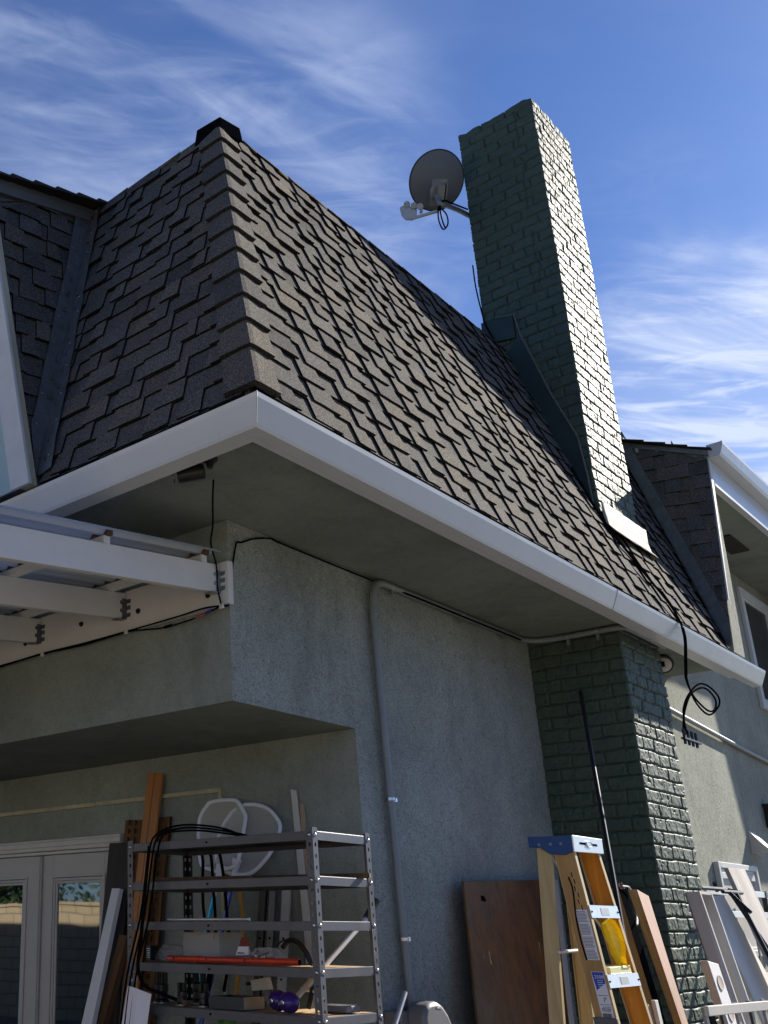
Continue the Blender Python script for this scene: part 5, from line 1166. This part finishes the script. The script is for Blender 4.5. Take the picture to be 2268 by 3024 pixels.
for (x, y, z, w_, h) in [(2.02, -.098, 1.70, .05, .028), (1.99, -.124, 1.37, .02, .07), (2.62, -.123, 1.40, .03, .08), (2.5, -.12, 1.42, .02, .05), (2.27, -.132, 1.25, .03, .03), (2.6, -.141, 1.18, .03, .02), (2.74, -.158, .98, .09, .05)]:
    m = MB(); m.hexa([(x, y - .001, z), (x + w_, y - .001, z - .004), (x + w_, y + .01, z - .004), (x, y + .01, z), (x + .004, y + h * .08 - .001, z + h), (x + w_ * .8, y + h * .08 - .001, z + h * .8), (x + w_ * .8, y + h * .08 + .01, z + h * .8), (x + .004, y + h * .08 + .01, z + h)])
    m.build('chipped_patch', M['black'] if z > 1.6 else M['card'], t)

pole = MB(); T0 = Vector((3.454, -.2, 3.164)) ; 
T0 = Vector((3.16, -.30, 2.98)); 
lad = None
m = MB(); 
# black pole: from the nook high on the chimney down past the ladder
pa = Vector((3.19, -.357, 3.035)); pb = Vector((2.265, -.75, 1.614))
m.tube([pa, pb, pb + (pb - pa) * (pb.z / (pa.z - pb.z))], .0135, 10)
tag(m.build('black_pole', M['blackm'], smooth=True), 'long thin black pole leaning against the shaded chimney side', 'pole')

# ---- step ladder
lad = thing('step_ladder', 'orange fibreglass step ladder with blue cap beside the rusty door', 'ladder', (1.5, -1.1, 0))
S8 = math.tan(math.radians(8))
def FP(x, z, d=0): return Vector((x, -.946 - (1.911 - z) * S8 + d, z))   # front plane of the ladder
def lx(z): return 1.318 - (1.911 - z) * .043
def rx(z): return 1.621 + (1.911 - z) * .068
def rail(xf, z0, z1, inner, d0, d1, mats, name):
    # C section rail: web + two flanges. d0/d1 = depth range
    t = .004; fl = .024
    def bar(xa, xb, da, db, mi):
        m.cur = mi
        m.hexa([FP(xf(z0) + xa, z0, da), FP(xf(z0) + xb, z0, da), FP(xf(z0) + xb, z0, db), FP(xf(z0) + xa, z0, db), FP(xf(z1) + xa, z1, da), FP(xf(z1) + xb, z1, da), FP(xf(z1) + xb, z1, db), FP(xf(z1) + xa, z1, db)])
    m = MB()
    bar(0, t * inner, d0 + .003, d1 - .003, 0); bar(0, fl * inner, d0, d0 + .003, 1); bar(0, fl * inner, d1 - .003, d1, 1)
    m.v = [tuple(v) for v in m.v]
    return m.build(name, mats, lad)
rail(lx, 0, 1.955, 1, .0, .096, [M['tan_glass'], M['cream_glass']], 'front_rail')
rail(rx, 0, 1.955, -1, .0, .096, [M['orange_glass'], M['cream_glass']], 'front_rail')
def RP(x, z, d=0): return Vector((x, -.835 + (1.90 - z) * .045 + d, z))
def rear(xt, k, inner):
    m = MB(); z0, z1 = 0, 1.93; t = .004; fl = .022
    xx = lambda z: xt + k * (1.9 - z)
    def bar(xa, xb, da, db, mi):
        m.cur = mi; m.hexa([RP(xx(z0) + xa, z0, da), RP(xx(z0) + xb, z0, da), RP(xx(z0) + xb, z0, db), RP(xx(z0) + xa, z0, db), RP(xx(z1) + xa, z1, da), RP(xx(z1) + xb, z1, da), RP(xx(z1) + xb, z1, db), RP(xx(z1) + xa, z1, db)])
    bar(0, t * inner, .0, .06, 0); bar(0, fl * inner, -.003, .0, 1); bar(0, fl * inner, .06, .063, 1); m.build('rear_rail', [M['cream_glass'], M['cream_glass']], lad)
rear(1.315, -.03, 1); rear(1.60, .05, -1)
# steps
for k, z in enumerate([1.655, 1.36, 1.063, .765, .465, .168]):
    a0, a1 = lx(z) + .004, rx(z) - .004
    m = MB(); m.hexa([FP(a0, z - .055, -.004), FP(a1, z - .055, -.004), FP(a1, z - .055, -.001), FP(a0, z - .055, -.001), FP(a0, z, -.004), FP(a1, z, -.004), FP(a1, z, -.001), FP(a0, z, -.001)])
    m.hexa([FP(a0, z - .004, -.001), FP(a1, z - .004, -.001), FP(a1, z - .004, .08), FP(a0, z - .004, .08), FP(a0, z, -.001), FP(a1, z, -.001), FP(a1, z, .08), FP(a0, z, .08)])
    m.hexa([FP(a0, z - .05, .078), FP(a1, z - .05, .078), FP(a1, z - .05, .081), FP(a0, z - .05, .081), FP(a0, z - .004, .078), FP(a1, z - .004, .078), FP(a1, z - .004, .081), FP(a0, z - .004, .081)])
    st = m.build('step', M['alu'], lad)
    m = MB(); xm = (a0 + a1) / 2; m.hexa([FP(xm - .045, z - .043, -.0055), FP(xm + .045, z - .043, -.0055), FP(xm + .045, z - .043, -.0042), FP(xm - .045, z - .043, -.0042), FP(xm - .045, z - .012, -.0055), FP(xm + .045, z - .012, -.0055), FP(xm + .045, z - .012, -.0042), FP(xm - .045, z - .012, -.0042)])
    m.build('stamp', M['dish_grey'], st)
    m = MB()
    for q in (a0 + .012, a1 - .012): m.sphere(FP(q, z - .028, -.005), .005, nu=8, nv=6)
    m.build('rivets', M['rack_dark'], st)
# rear braces
for z in (1.45, 1.0, .5):
    m = MB(); m.tube([RP(1.30, z, -.01), RP(1.63, z + .01, -.01)], .008, 8); m.build('rear_brace', M['alu'], lad)
m = MB(); m.tube([FP(1.335, 1.62, .07), RP(1.59, 1.90, 0)], .006, 8); m.tube([RP(1.32, 1.88, .0), FP(1.6, 1.55, .08)], .006, 8); m.build('diagonal_brace', M['alu'], lad)
# cap: blue moulded side, pale front
zc0, zc1 = 1.90, 1.965
cy0 = FP(0, 1.93).y - .012; cy1 = cy0 + .215
m = MB(); xl = 1.298
prof = [(cy0, zc0 - .005), (cy0, zc1), (cy1, zc1 + .004), (cy1, zc1 - .045), (cy1 - .055, zc1 - .05), (cy1 - .10, zc0 - .015), (cy0 + .045, zc0 - .022)]
m.prism([(xl, y, z) for y, z in prof], (.018, 0, 0)); m.box((xl + .018, cy0 + .01, zc1 - .012), (1.640, cy1, zc1 + .002)); m.prism([(1.640 - .018, y, z) for y, z in prof], (.018, 0, 0))
cap = m.build('top_cap', M['ladder_blue'], lad, bevel=.004)
m = MB()
for q in (.035, .085, .14): m.tube([(xl - .001, cy0 + q + .02, zc0 + .03), (xl - .003, cy0 + q + .02, zc0 + .03)], .007, 10)
m.build('rivets', M['dish_metal'], cap)
m = MB(); m.hexa([(xl + .002, cy0 - .004, zc0 - .01), (1.642, cy0 - .004, zc0 - .004), (1.642, cy0 + .004, zc0 - .004), (xl + .002, cy0 + .004, zc0 - .01), (xl + .002, cy0 - .004, zc1 + .002), (1.642, cy0 - .004, zc1 + .002), (1.642, cy0 + .004, zc1 + .002), (xl + .002, cy0 + .004, zc1 + .002)]); fp = m.build('front_plate', M['alu'], cap, bevel=.003)
m = MB(); m.box((1.37, cy0 - .0055, 1.928), (1.57, cy0 - .0042, 1.938)); m.build('slot', M['black'], fp)
m = MB(); pts = [(1.47 + .036 * math.cos(a), cy0 - .008, 1.933 + .017 * math.sin(a)) for a in np.linspace(0, 2 * math.pi, 29)[:-1]]; m.prism(pts, (0, .0035, 0)); bd = m.build('badge', M['alu'], fp)
m = MB(); m.tube([(1.47 + .030 * math.cos(a), cy0 - .0085, 1.933 + .0125 * math.sin(a)) for a in np.linspace(0, 2 * math.pi, 29)[:-1]], .0012, 6, closed=True); m.build('badge_ring', M['ladder_blue'], fp)
# labels on the left rail web (face -x)
def onrail(s0, s1, d0, d1, off):   # quad on the outside of the left front rail between heights s0..s1
    return [FP(lx(s0) - off, s0, d0), FP(lx(s0) - off, s0, d1), FP(lx(s1) - off, s1, d1), FP(lx(s1) - off, s1, d0)]
def decal(z0, z1, d0, d1, off, mat, name, par):
    m = MB(); q = onrail(z0, z1, d0, d1, off); m.prism(q, (.0008, 0, 0)); return m.build(name, mat, par)
lab = decal(1.42, 1.635, .008, .062, .0016, M['paper'], 'warning_label', lad)
m = MB(); rl = random.Random(3)
for k in range(34):
    z = 1.628 - k * .0061
    if k % 9 == 8: continue
    m.prism(onrail(z - .0028, z, .060 - rl.uniform(.038, .048), .059, .0021), (.0004, 0, 0))
m.build('small_print', simple('label_ink', (.18, .18, .18), .6), lab)
lab2 = decal(1.17, 1.372, .008, .062, .0016, M['paper'], 'rating_label', lad)
m = MB(); 
z0, z1 = 1.295, 1.370
m.prism([FP(lx(z1) - .0022, z1, .060), FP(lx(z1) - .0022, z1, .010), FP(lx(1.325) - .0022, 1.325, .010), FP(lx(z0) - .0022, z0, .055)], (.0005, 0, 0)); m.build('blue_field', simple('blue_ink', (.03, .07, .42), .5), lab2)
def railtext(body, z, d, size, mat):
    x_ = Vector((0, -1, 0)); up_ = (FP(lx(1.4), 1.4) - FP(lx(1.2), 1.2)).normalized()
    return text('lettering', body, size, mat, basis(FP(lx(z) - .003, z, d), x_, up_), lab2, .0003)
ink = simple('black_ink', (.02, .02, .02), .5)
railtext('250lb', 1.350, .030, .020, M['paper']); railtext('7\'', 1.255, .030, .026, ink); railtext('FS107', 1.213, .035, .016, ink)
m = MB()
for k in range(4): zq = 1.337 - k * .008; m.prism(onrail(zq - .002, zq, .018, .044, .0028), (.0003, 0, 0))
m.build('small_print', M['paper'], lab2)
m = MB()
for zq, da, db in ((1.275, .012, .058), (1.238, .012, .058), (1.228, .014, .05), (1.222, .014, .056)): m.prism(onrail(zq - .0018, zq, da, db, .0024), (.0003, 0, 0))
for k in range(14): d = .018 + k * .0028; m.prism(onrail(1.178, 1.202, d, d + .0014 * (1 + k % 2 * .5), .0024), (.0003, 0, 0))
m.build('small_print', ink, lab2)
m = MB(); m.tube(spline([FP(lx(1.78) - .001, 1.78, .055), FP(lx(1.72) - .002, 1.72, .050), FP(lx(1.6) - .004, 1.60, .066), FP(lx(1.5) - .004, 1.50, .07), FP(lx(1.42) - .004, 1.42, .066)], 6), [.0035] * 25, 6); 
m.build('tar_drips', M['black'], lad)
m = MB(); 
for (z, d) in [(1.80, .035), (1.77, .030), (1.74, .036), (1.71, .028), (1.68, .034), (1.655, .026)]: m.prism(onrail(z - .022, z, d, d + .004, .002), (.0006, 0, 0))
m.build('scuff_marks', M['black'], lad)
m = MB(); m.hexa([FP(lx(1.13) - .012, 1.155, -.004), FP(lx(1.13) + .0, 1.155, -.004), FP(lx(1.13) + .0, 1.155, .10), FP(lx(1.13) - .012, 1.155, .10), FP(lx(1.13) - .012, 1.185, -.004), FP(lx(1.13), 1.185, -.004), FP(lx(1.13), 1.185, .10), FP(lx(1.13) - .012, 1.185, .10)]); m.build('spreader_bracket', M['rack_steel'], lad, bevel=.002)
# yellow tool tray under the first step
t = thing('yellow_tool_holder', 'yellow plastic caddy hanging in the ladder under its first step', 'tool holder', (1.5, -.95, 1.45))
def yp(pr, d, w0): pass
m = MB(); 
sil = [(1.40, 1.575), (1.46, 1.60), (1.52, 1.59), (1.555, 1.55), (1.565, 1.50), (1.55, 1.46), (1.525, 1.43), (1.52, 1.40), (1.545, 1.385), (1.46, 1.385), (1.455, 1.44), (1.42, 1.50)]
ring = sil
inner = [(1.46 + (x - 1.46) * .55, 1.50 + (z - 1.48) * .62) for x, z in sil]
for k in range(len(sil)):
    l = (k + 1) % len(sil); (a, b_), (c, d) = sil[k], sil[l]; (e, f), (g_, h) = inner[k], inner[l]
    q = [FP(a + .03, b_, .012), FP(c + .03, d, .012), FP(g_ + .03, h, .03), FP(e + .03, f, .03)]; m.face(q)
    m.face([FP(a + .03, b_, .012), FP(c + .03, d, .012), FP(c + .03, d, -.008), FP(a + .03, b_, -.008)])
m.face([FP(x + .03, z, .03) for x, z in inner]); m.build('caddy_back', M['yellow'], t, smooth=False)
m = MB(); m.hexa([FP(1.352, 1.36, .0), FP(1.60, 1.36, .0), FP(1.60, 1.36, .10), FP(1.352, 1.36, .10), FP(1.345, 1.39, -.006), FP(1.585, 1.395, -.006), FP(1.575, 1.395, .10), FP(1.35, 1.39, .10)]); m.build('caddy_shelf', simple('pale_yellow_plastic', (.80, .76, .42), .4, var=.08), t, bevel=.004)
m = MB(); m.tube([FP(1.357 + .03 * math.sin(a), 1.49 + .105 * math.cos(a), .035) for a in np.linspace(0, math.pi, 16)], .007, 8); m.build('caddy_handle', M['yellow'], t, smooth=True)

# boards by the chimney
def gboard(name, TL, TR, BR, BL, th, mats, label, cat='board', dirn=(0, 1, 0)):
    TL, TR, BR, BL = map(Vector, (TL, TR, BR, BL)); BL = TL + (BL - TL) * (TL.z / (TL.z - BL.z)); BR = TR + (BR - TR) * (TR.z / (TR.z - BR.z)); BL.z = BR.z = 0
    n = Vector(dirn).normalized() * th; zax = (TL - BL).normalized(); x_ = (TR - TL).normalized(); nn = zax.cross(x_).normalized(); x2 = nn.cross(zax)
    m = MB(); m.hexa([BL, BR, BR + n, BL + n, TL, TR, TR + n, TL + n])
    # faces: 2 = front, 5 = left edge (3,0,4,7)
    m.mi = [0, 1, 0, 0, 0, 1]
    fr = Matrix(((x2.x, nn.x, zax.x, BL.x), (x2.y, nn.y, zax.y, BL.y), (x2.z, nn.z, zax.z, BL.z), (0, 0, 0, 1)))
    o = m.build(name, mats, frame=fr, bevel=.0015); return tag(o, label, cat)
gboard('plywood_sheet', (2.665, -.712, 1.763), (2.80, -.722, 1.730), (2.60, -.890, 1.08), (2.55, -.885, 1.09), .05, [M['ply'], M['ply_edge']], 'plywood board leaning nearest the chimney corner, sunlit face')
gboard('plywood_sheet', (2.825, -.55, 1.775), (2.93, -.55, 1.778), (2.72, -.735, 1.068), (2.622, -.735, 1.072), .05, [M['black'], M['ply_edge']], 'thick board with a splintered top behind the first plywood board')  # black front face paints in the shade of the gap between the boards
m = MB(); rs = random.Random(1)
for k in range(9): x = 2.83 + rs.random() * .09; m.hexa([(x, -.55, 1.75), (x + .008, -.55, 1.75), (x + .008, -.53, 1.75), (x, -.53, 1.75), (x + rs.uniform(-.02, .02), -.55, 1.80 + rs.random() * .02), (x + .004, -.55, 1.80), (x + .004, -.54, 1.80), (x, -.54, 1.80)])
o = m.build('splinters', M['old_wood']); sp_par = [q for q in bpy.data.objects if q.name.startswith('plywood_sheet')][-1]; o.parent = sp_par; o.matrix_parent_inverse = parent_world(sp_par).inverted()
m = MB(); m.tube(spline([(2.86, -.56, 1.79), (2.94, -.57, 1.78), (2.955, -.58, 1.70), (2.90, -.60, 1.61), (2.78, -.64, 1.575)], 8), .006, 8); item(m, 'loose_wire', M['dish_grey'], 'pale wire curling over the splintered board', 'wire', smooth=True)
gboard('wood_strip', (2.16, -.90, 1.215), (2.20, -.90, 1.215), (2.13, -.95, .9), (2.09, -.95, .9), .02, [M['pvc'], M['pvc']], 'short white strip leaning right behind the ladder', 'strip')
gboard('wood_strip', (2.11, -.88, 1.20), (2.145, -.88, 1.19), (2.08, -.93, .9), (2.045, -.93, .9), .02, [M['card'], M['card']], 'short tan strip beside the short white strip', 'strip')
gboard('wood_stick', (2.60, -1.0, 1.125), (2.68, -1.0, 1.13), (2.62, -1.08, .8), (2.54, -1.08, .8), .02, [M['black'], M['black']], 'stubby black slat at the foot of the plywood boards', 'slat')

# channel / open box
ch = thing('shelf_channel', 'beige open sided box shelf leaning on the chimney front', 'box shelf', (3.0, -1.1, 0))
def seg(P_, Q_, R2_, S2_, vec, name, mat):
    m = MB(); m.prism([P_, Q_, R2_, S2_], vec); return m.build(name, mat, ch)
def ext(T, B_): T, B_ = Vector(T), Vector(B_); q = T + (B_ - T) * (T.z / (T.z - B_.z)); q.z = 0; return q
T1, T2, T3 = Vector((3.405, -.70, 1.768)), Vector((3.46, -.93, 1.70)), Vector((3.72, -.72, 1.765))
# left face plane runs in y ; front lip bright ; inside grey
TLb, TLf = Vector((3.35, -.745, 1.76)), Vector((3.35, -.822, 1.770)); BLb, BLf = ext(TLb, (3.30, -.812, 1.427)), ext(TLf, (3.28, -.940, 1.169))
m = MB(); m.hexa([BLf, BLf + Vector((.018, 0, 0)), BLb + Vector((.018, 0, 0)), BLb, TLf, TLf + Vector((.018, 0, 0)), TLb + Vector((.018, 0, 0)), TLb]); m.build('left_side', M['beige_box'], ch, bevel=.001)
w3 = Vector((.205, .0, -.004)); up3 = Vector((0, 0, .0))
m = MB(); m.hexa([BLf + w3, BLf + w3 + Vector((.018, 0, 0)), BLb + w3 + Vector((.018, 0, 0)), BLb + w3, TLf + w3, TLf + w3 + Vector((.018, 0, 0)), TLb + w3 + Vector((.018, 0, 0)), TLb + w3]); m.build('right_side', M['beige_box'], ch, bevel=.001)
m = MB(); bk_ = Vector((0, .014, 0)); m.hexa([BLb + Vector((.018, 0, 0)), BLb + w3, BLb + w3 + bk_, BLb + bk_ + Vector((.018, 0, 0)), TLb + Vector((.018, 0, 0)), TLb + w3, TLb + w3 + bk_, TLb + bk_ + Vector((.018, 0, 0))]); m.build('back_panel', M['dish_metal'], ch)
m = MB(); m.hexa([TLf + Vector((.018, 0, -.016)), TLf + w3 + Vector((0, 0, -.016)), TLb + w3 + Vector((0, 0, -.016)), TLb + Vector((.018, 0, -.016)), TLf + Vector((.018, 0, 0)), TLf + w3, TLb + w3, TLb + Vector((.018, 0, 0))]); m.build('end_panel', M['white_panel'], ch)

gboard('melamine_sheet', (4.42, -.531, 1.765), (4.765, -.531, 1.78), (4.880, -.690, 1.242), (4.35, -.690, 1.242), .02, [M['white_panel'], M['white_panel']], 'large off-white panel leaning between box shelf and grey plank', 'panel')
wp = gboard('wood_board', (4.734, -.601, 1.964), (5.119, -.601, 1.971), (5.041, -.722, 1.567), (4.665, -.722, 1.555), .03, [M['grey_wood'], M['grey_wood']], 'weathered grey plank leaning over the small window')
# dark folded frame
m = MB()
for (a, b_) in [((4.03, -.62, 1.811), (4.56, -.62, 1.812)), ((4.06, -.74, 1.785), (4.45, -.74, 1.785)), ((4.56, -.62, 1.812), (4.45, -.74, 1.785)), ((4.18, -.74, 1.784), (4.14, -.86, 1.655)), ((4.33, -.74, 1.784), (4.10, -1.05, 1.0)), ((4.47, -.66, 1.80), (4.32, -.98, 1.2)), ((4.48, -.58, 1.80), (4.45, -.58, 1.86))]: m.tube([a, b_], .013, 8)
m.tube([(4.10, -1.05, 1.0), (4.05, -1.30, .0)], .013, 8); m.tube([(4.32, -.98, 1.2), (4.20, -1.30, .0)], .013, 8)
item(m, 'folding_frame', M['rack_dark'], 'dark folded metal frame between the white panel and the grey plank', 'frame', smooth=True)
# metal rack at the far right
rk = thing('metal_rack', 'metal rack with perforated post against the wing wall', 'rack', (5.6, -.5, 0))
m = MB()
for z in (1.79, 1.635, 1.2, .8, .3): m.box((4.65, -.46, z), (6.03, -.44, z + .045)); m.box((6.0, -.44, z), (6.04, -.33, z + .045))
m.build('rails', M['alu'], rk, bevel=.002)
m = MB(); m.box((6.03, -.465, 0), (6.07, -.46, 1.84)); m.box((6.065, -.46, 0), (6.07, -.42, 1.84)); m.box((6.03, -.335, 0), (6.07, -.33, 1.84)); m.build('post', M['rack_dark'], rk)
m = MB()
for k in range(30): m.sphere((6.05, -.466, .1 + k * .058), .006, nu=8, nv=5)
m.build('holes', M['alu'], rk)
# foam block
fb = thing('foam_block', 'white foam block with two round hollows in front of the box shelf', 'foam block', (2.4, -1.1, 0))
m = MB(); TL, TR = Vector((2.41, -1.10, 1.401)), Vector((2.568, -1.10, 1.382)); off = Vector((-.11, .085, 0)); BLo, BRo = Vector((2.46, -1.22, .90)), Vector((2.68, -1.22, .90))
BLo = Vector((2.50, -1.14, .95)); BRo = Vector((2.66, -1.14, .94))
bkv = Vector((0, .04, 0)); m.hexa([BLo, BRo, BRo + bkv, BLo + bkv, TL, TR, TR + bkv, TL + bkv]); m.mi = [0, 0, 0, 0, 0, 1]; m.build('block', [M['foam'], M['foam_side']], fb, bevel=.004)
for f in (.22, .55):
    c = (TL.lerp(BLo, f) + TR.lerp(BRo, f)) / 2 + Vector((.0, -.002, 0)); m = MB(); m.lathe(c, (0, -1, .12), [(.037, .0), (.036, .0025), (.030, .001), (.022, .0005)], 20); m.build('hollow', M['foam_side'], fb, smooth=True)  # shallow discs in a darker colour, painting the shade inside the hollows
# comb rack bottom right
cr = thing('slatted_rack', 'grey slatted metal rack at the bottom right edge', 'rack', (2.1, -1.3, 0))
m = MB(); m.hexa([(1.62, -1.32, 1.190), (2.52, -1.32, 1.175), (2.52, -1.30, 1.175), (1.62, -1.30, 1.190), (1.62, -1.32, 1.232), (2.52, -1.32, 1.217), (2.52, -1.30, 1.217), (1.62, -1.30, 1.232)]); m.build('top_rail', M['beige_box'], cr, bevel=.003)
for k, x in enumerate((1.64, 1.86, 2.07, 2.28, 2.49)):
    m = MB(); dx = -.14; w_ = .035
    m.hexa([(x + dx, -1.42, .0), (x + dx + w_, -1.42, 0), (x + dx + w_, -1.405, 0), (x + dx, -1.405, 0), (x, -1.295, 1.225), (x + w_, -1.295, 1.225), (x + w_, -1.282, 1.225), (x, -1.282, 1.225)]); m.build('slat', M['rack_dark'] if k % 2 else M['dish_metal'], cr)
# hose and box behind on the ground, and a plain fence far to the right, out of frame

# the rack and everything on it stands a hand's breadth forward of the recess
SHIFT = Vector((-.105, -.086, -.001))
on_rack = ('shelving_unit', 'wood_lath', 'metal_tube', 'red_tube', 'plastic_bin', 'paper_packet', 'plastic_bag', 'spice_box', 'bar_clamp', 'plastic_hoop', 'pipe_fitting', 'wooden_button', 'cardboard_tray', 'plastic_ball', 'black_case', 'hand_clamp', 'vise_spindle', 'glass_jar', 'black_hose', 'paper_folder')
for o in bpy.data.objects:
    if o.parent is None and o.name.split('.')[0] in on_rack and 'category' in o and o['category'] != 'strip' or o.get('label', '').startswith('long brown wood strip'):
        if o.location.x < .95 or o.type == 'MESH': o.location = o.location + SHIFT
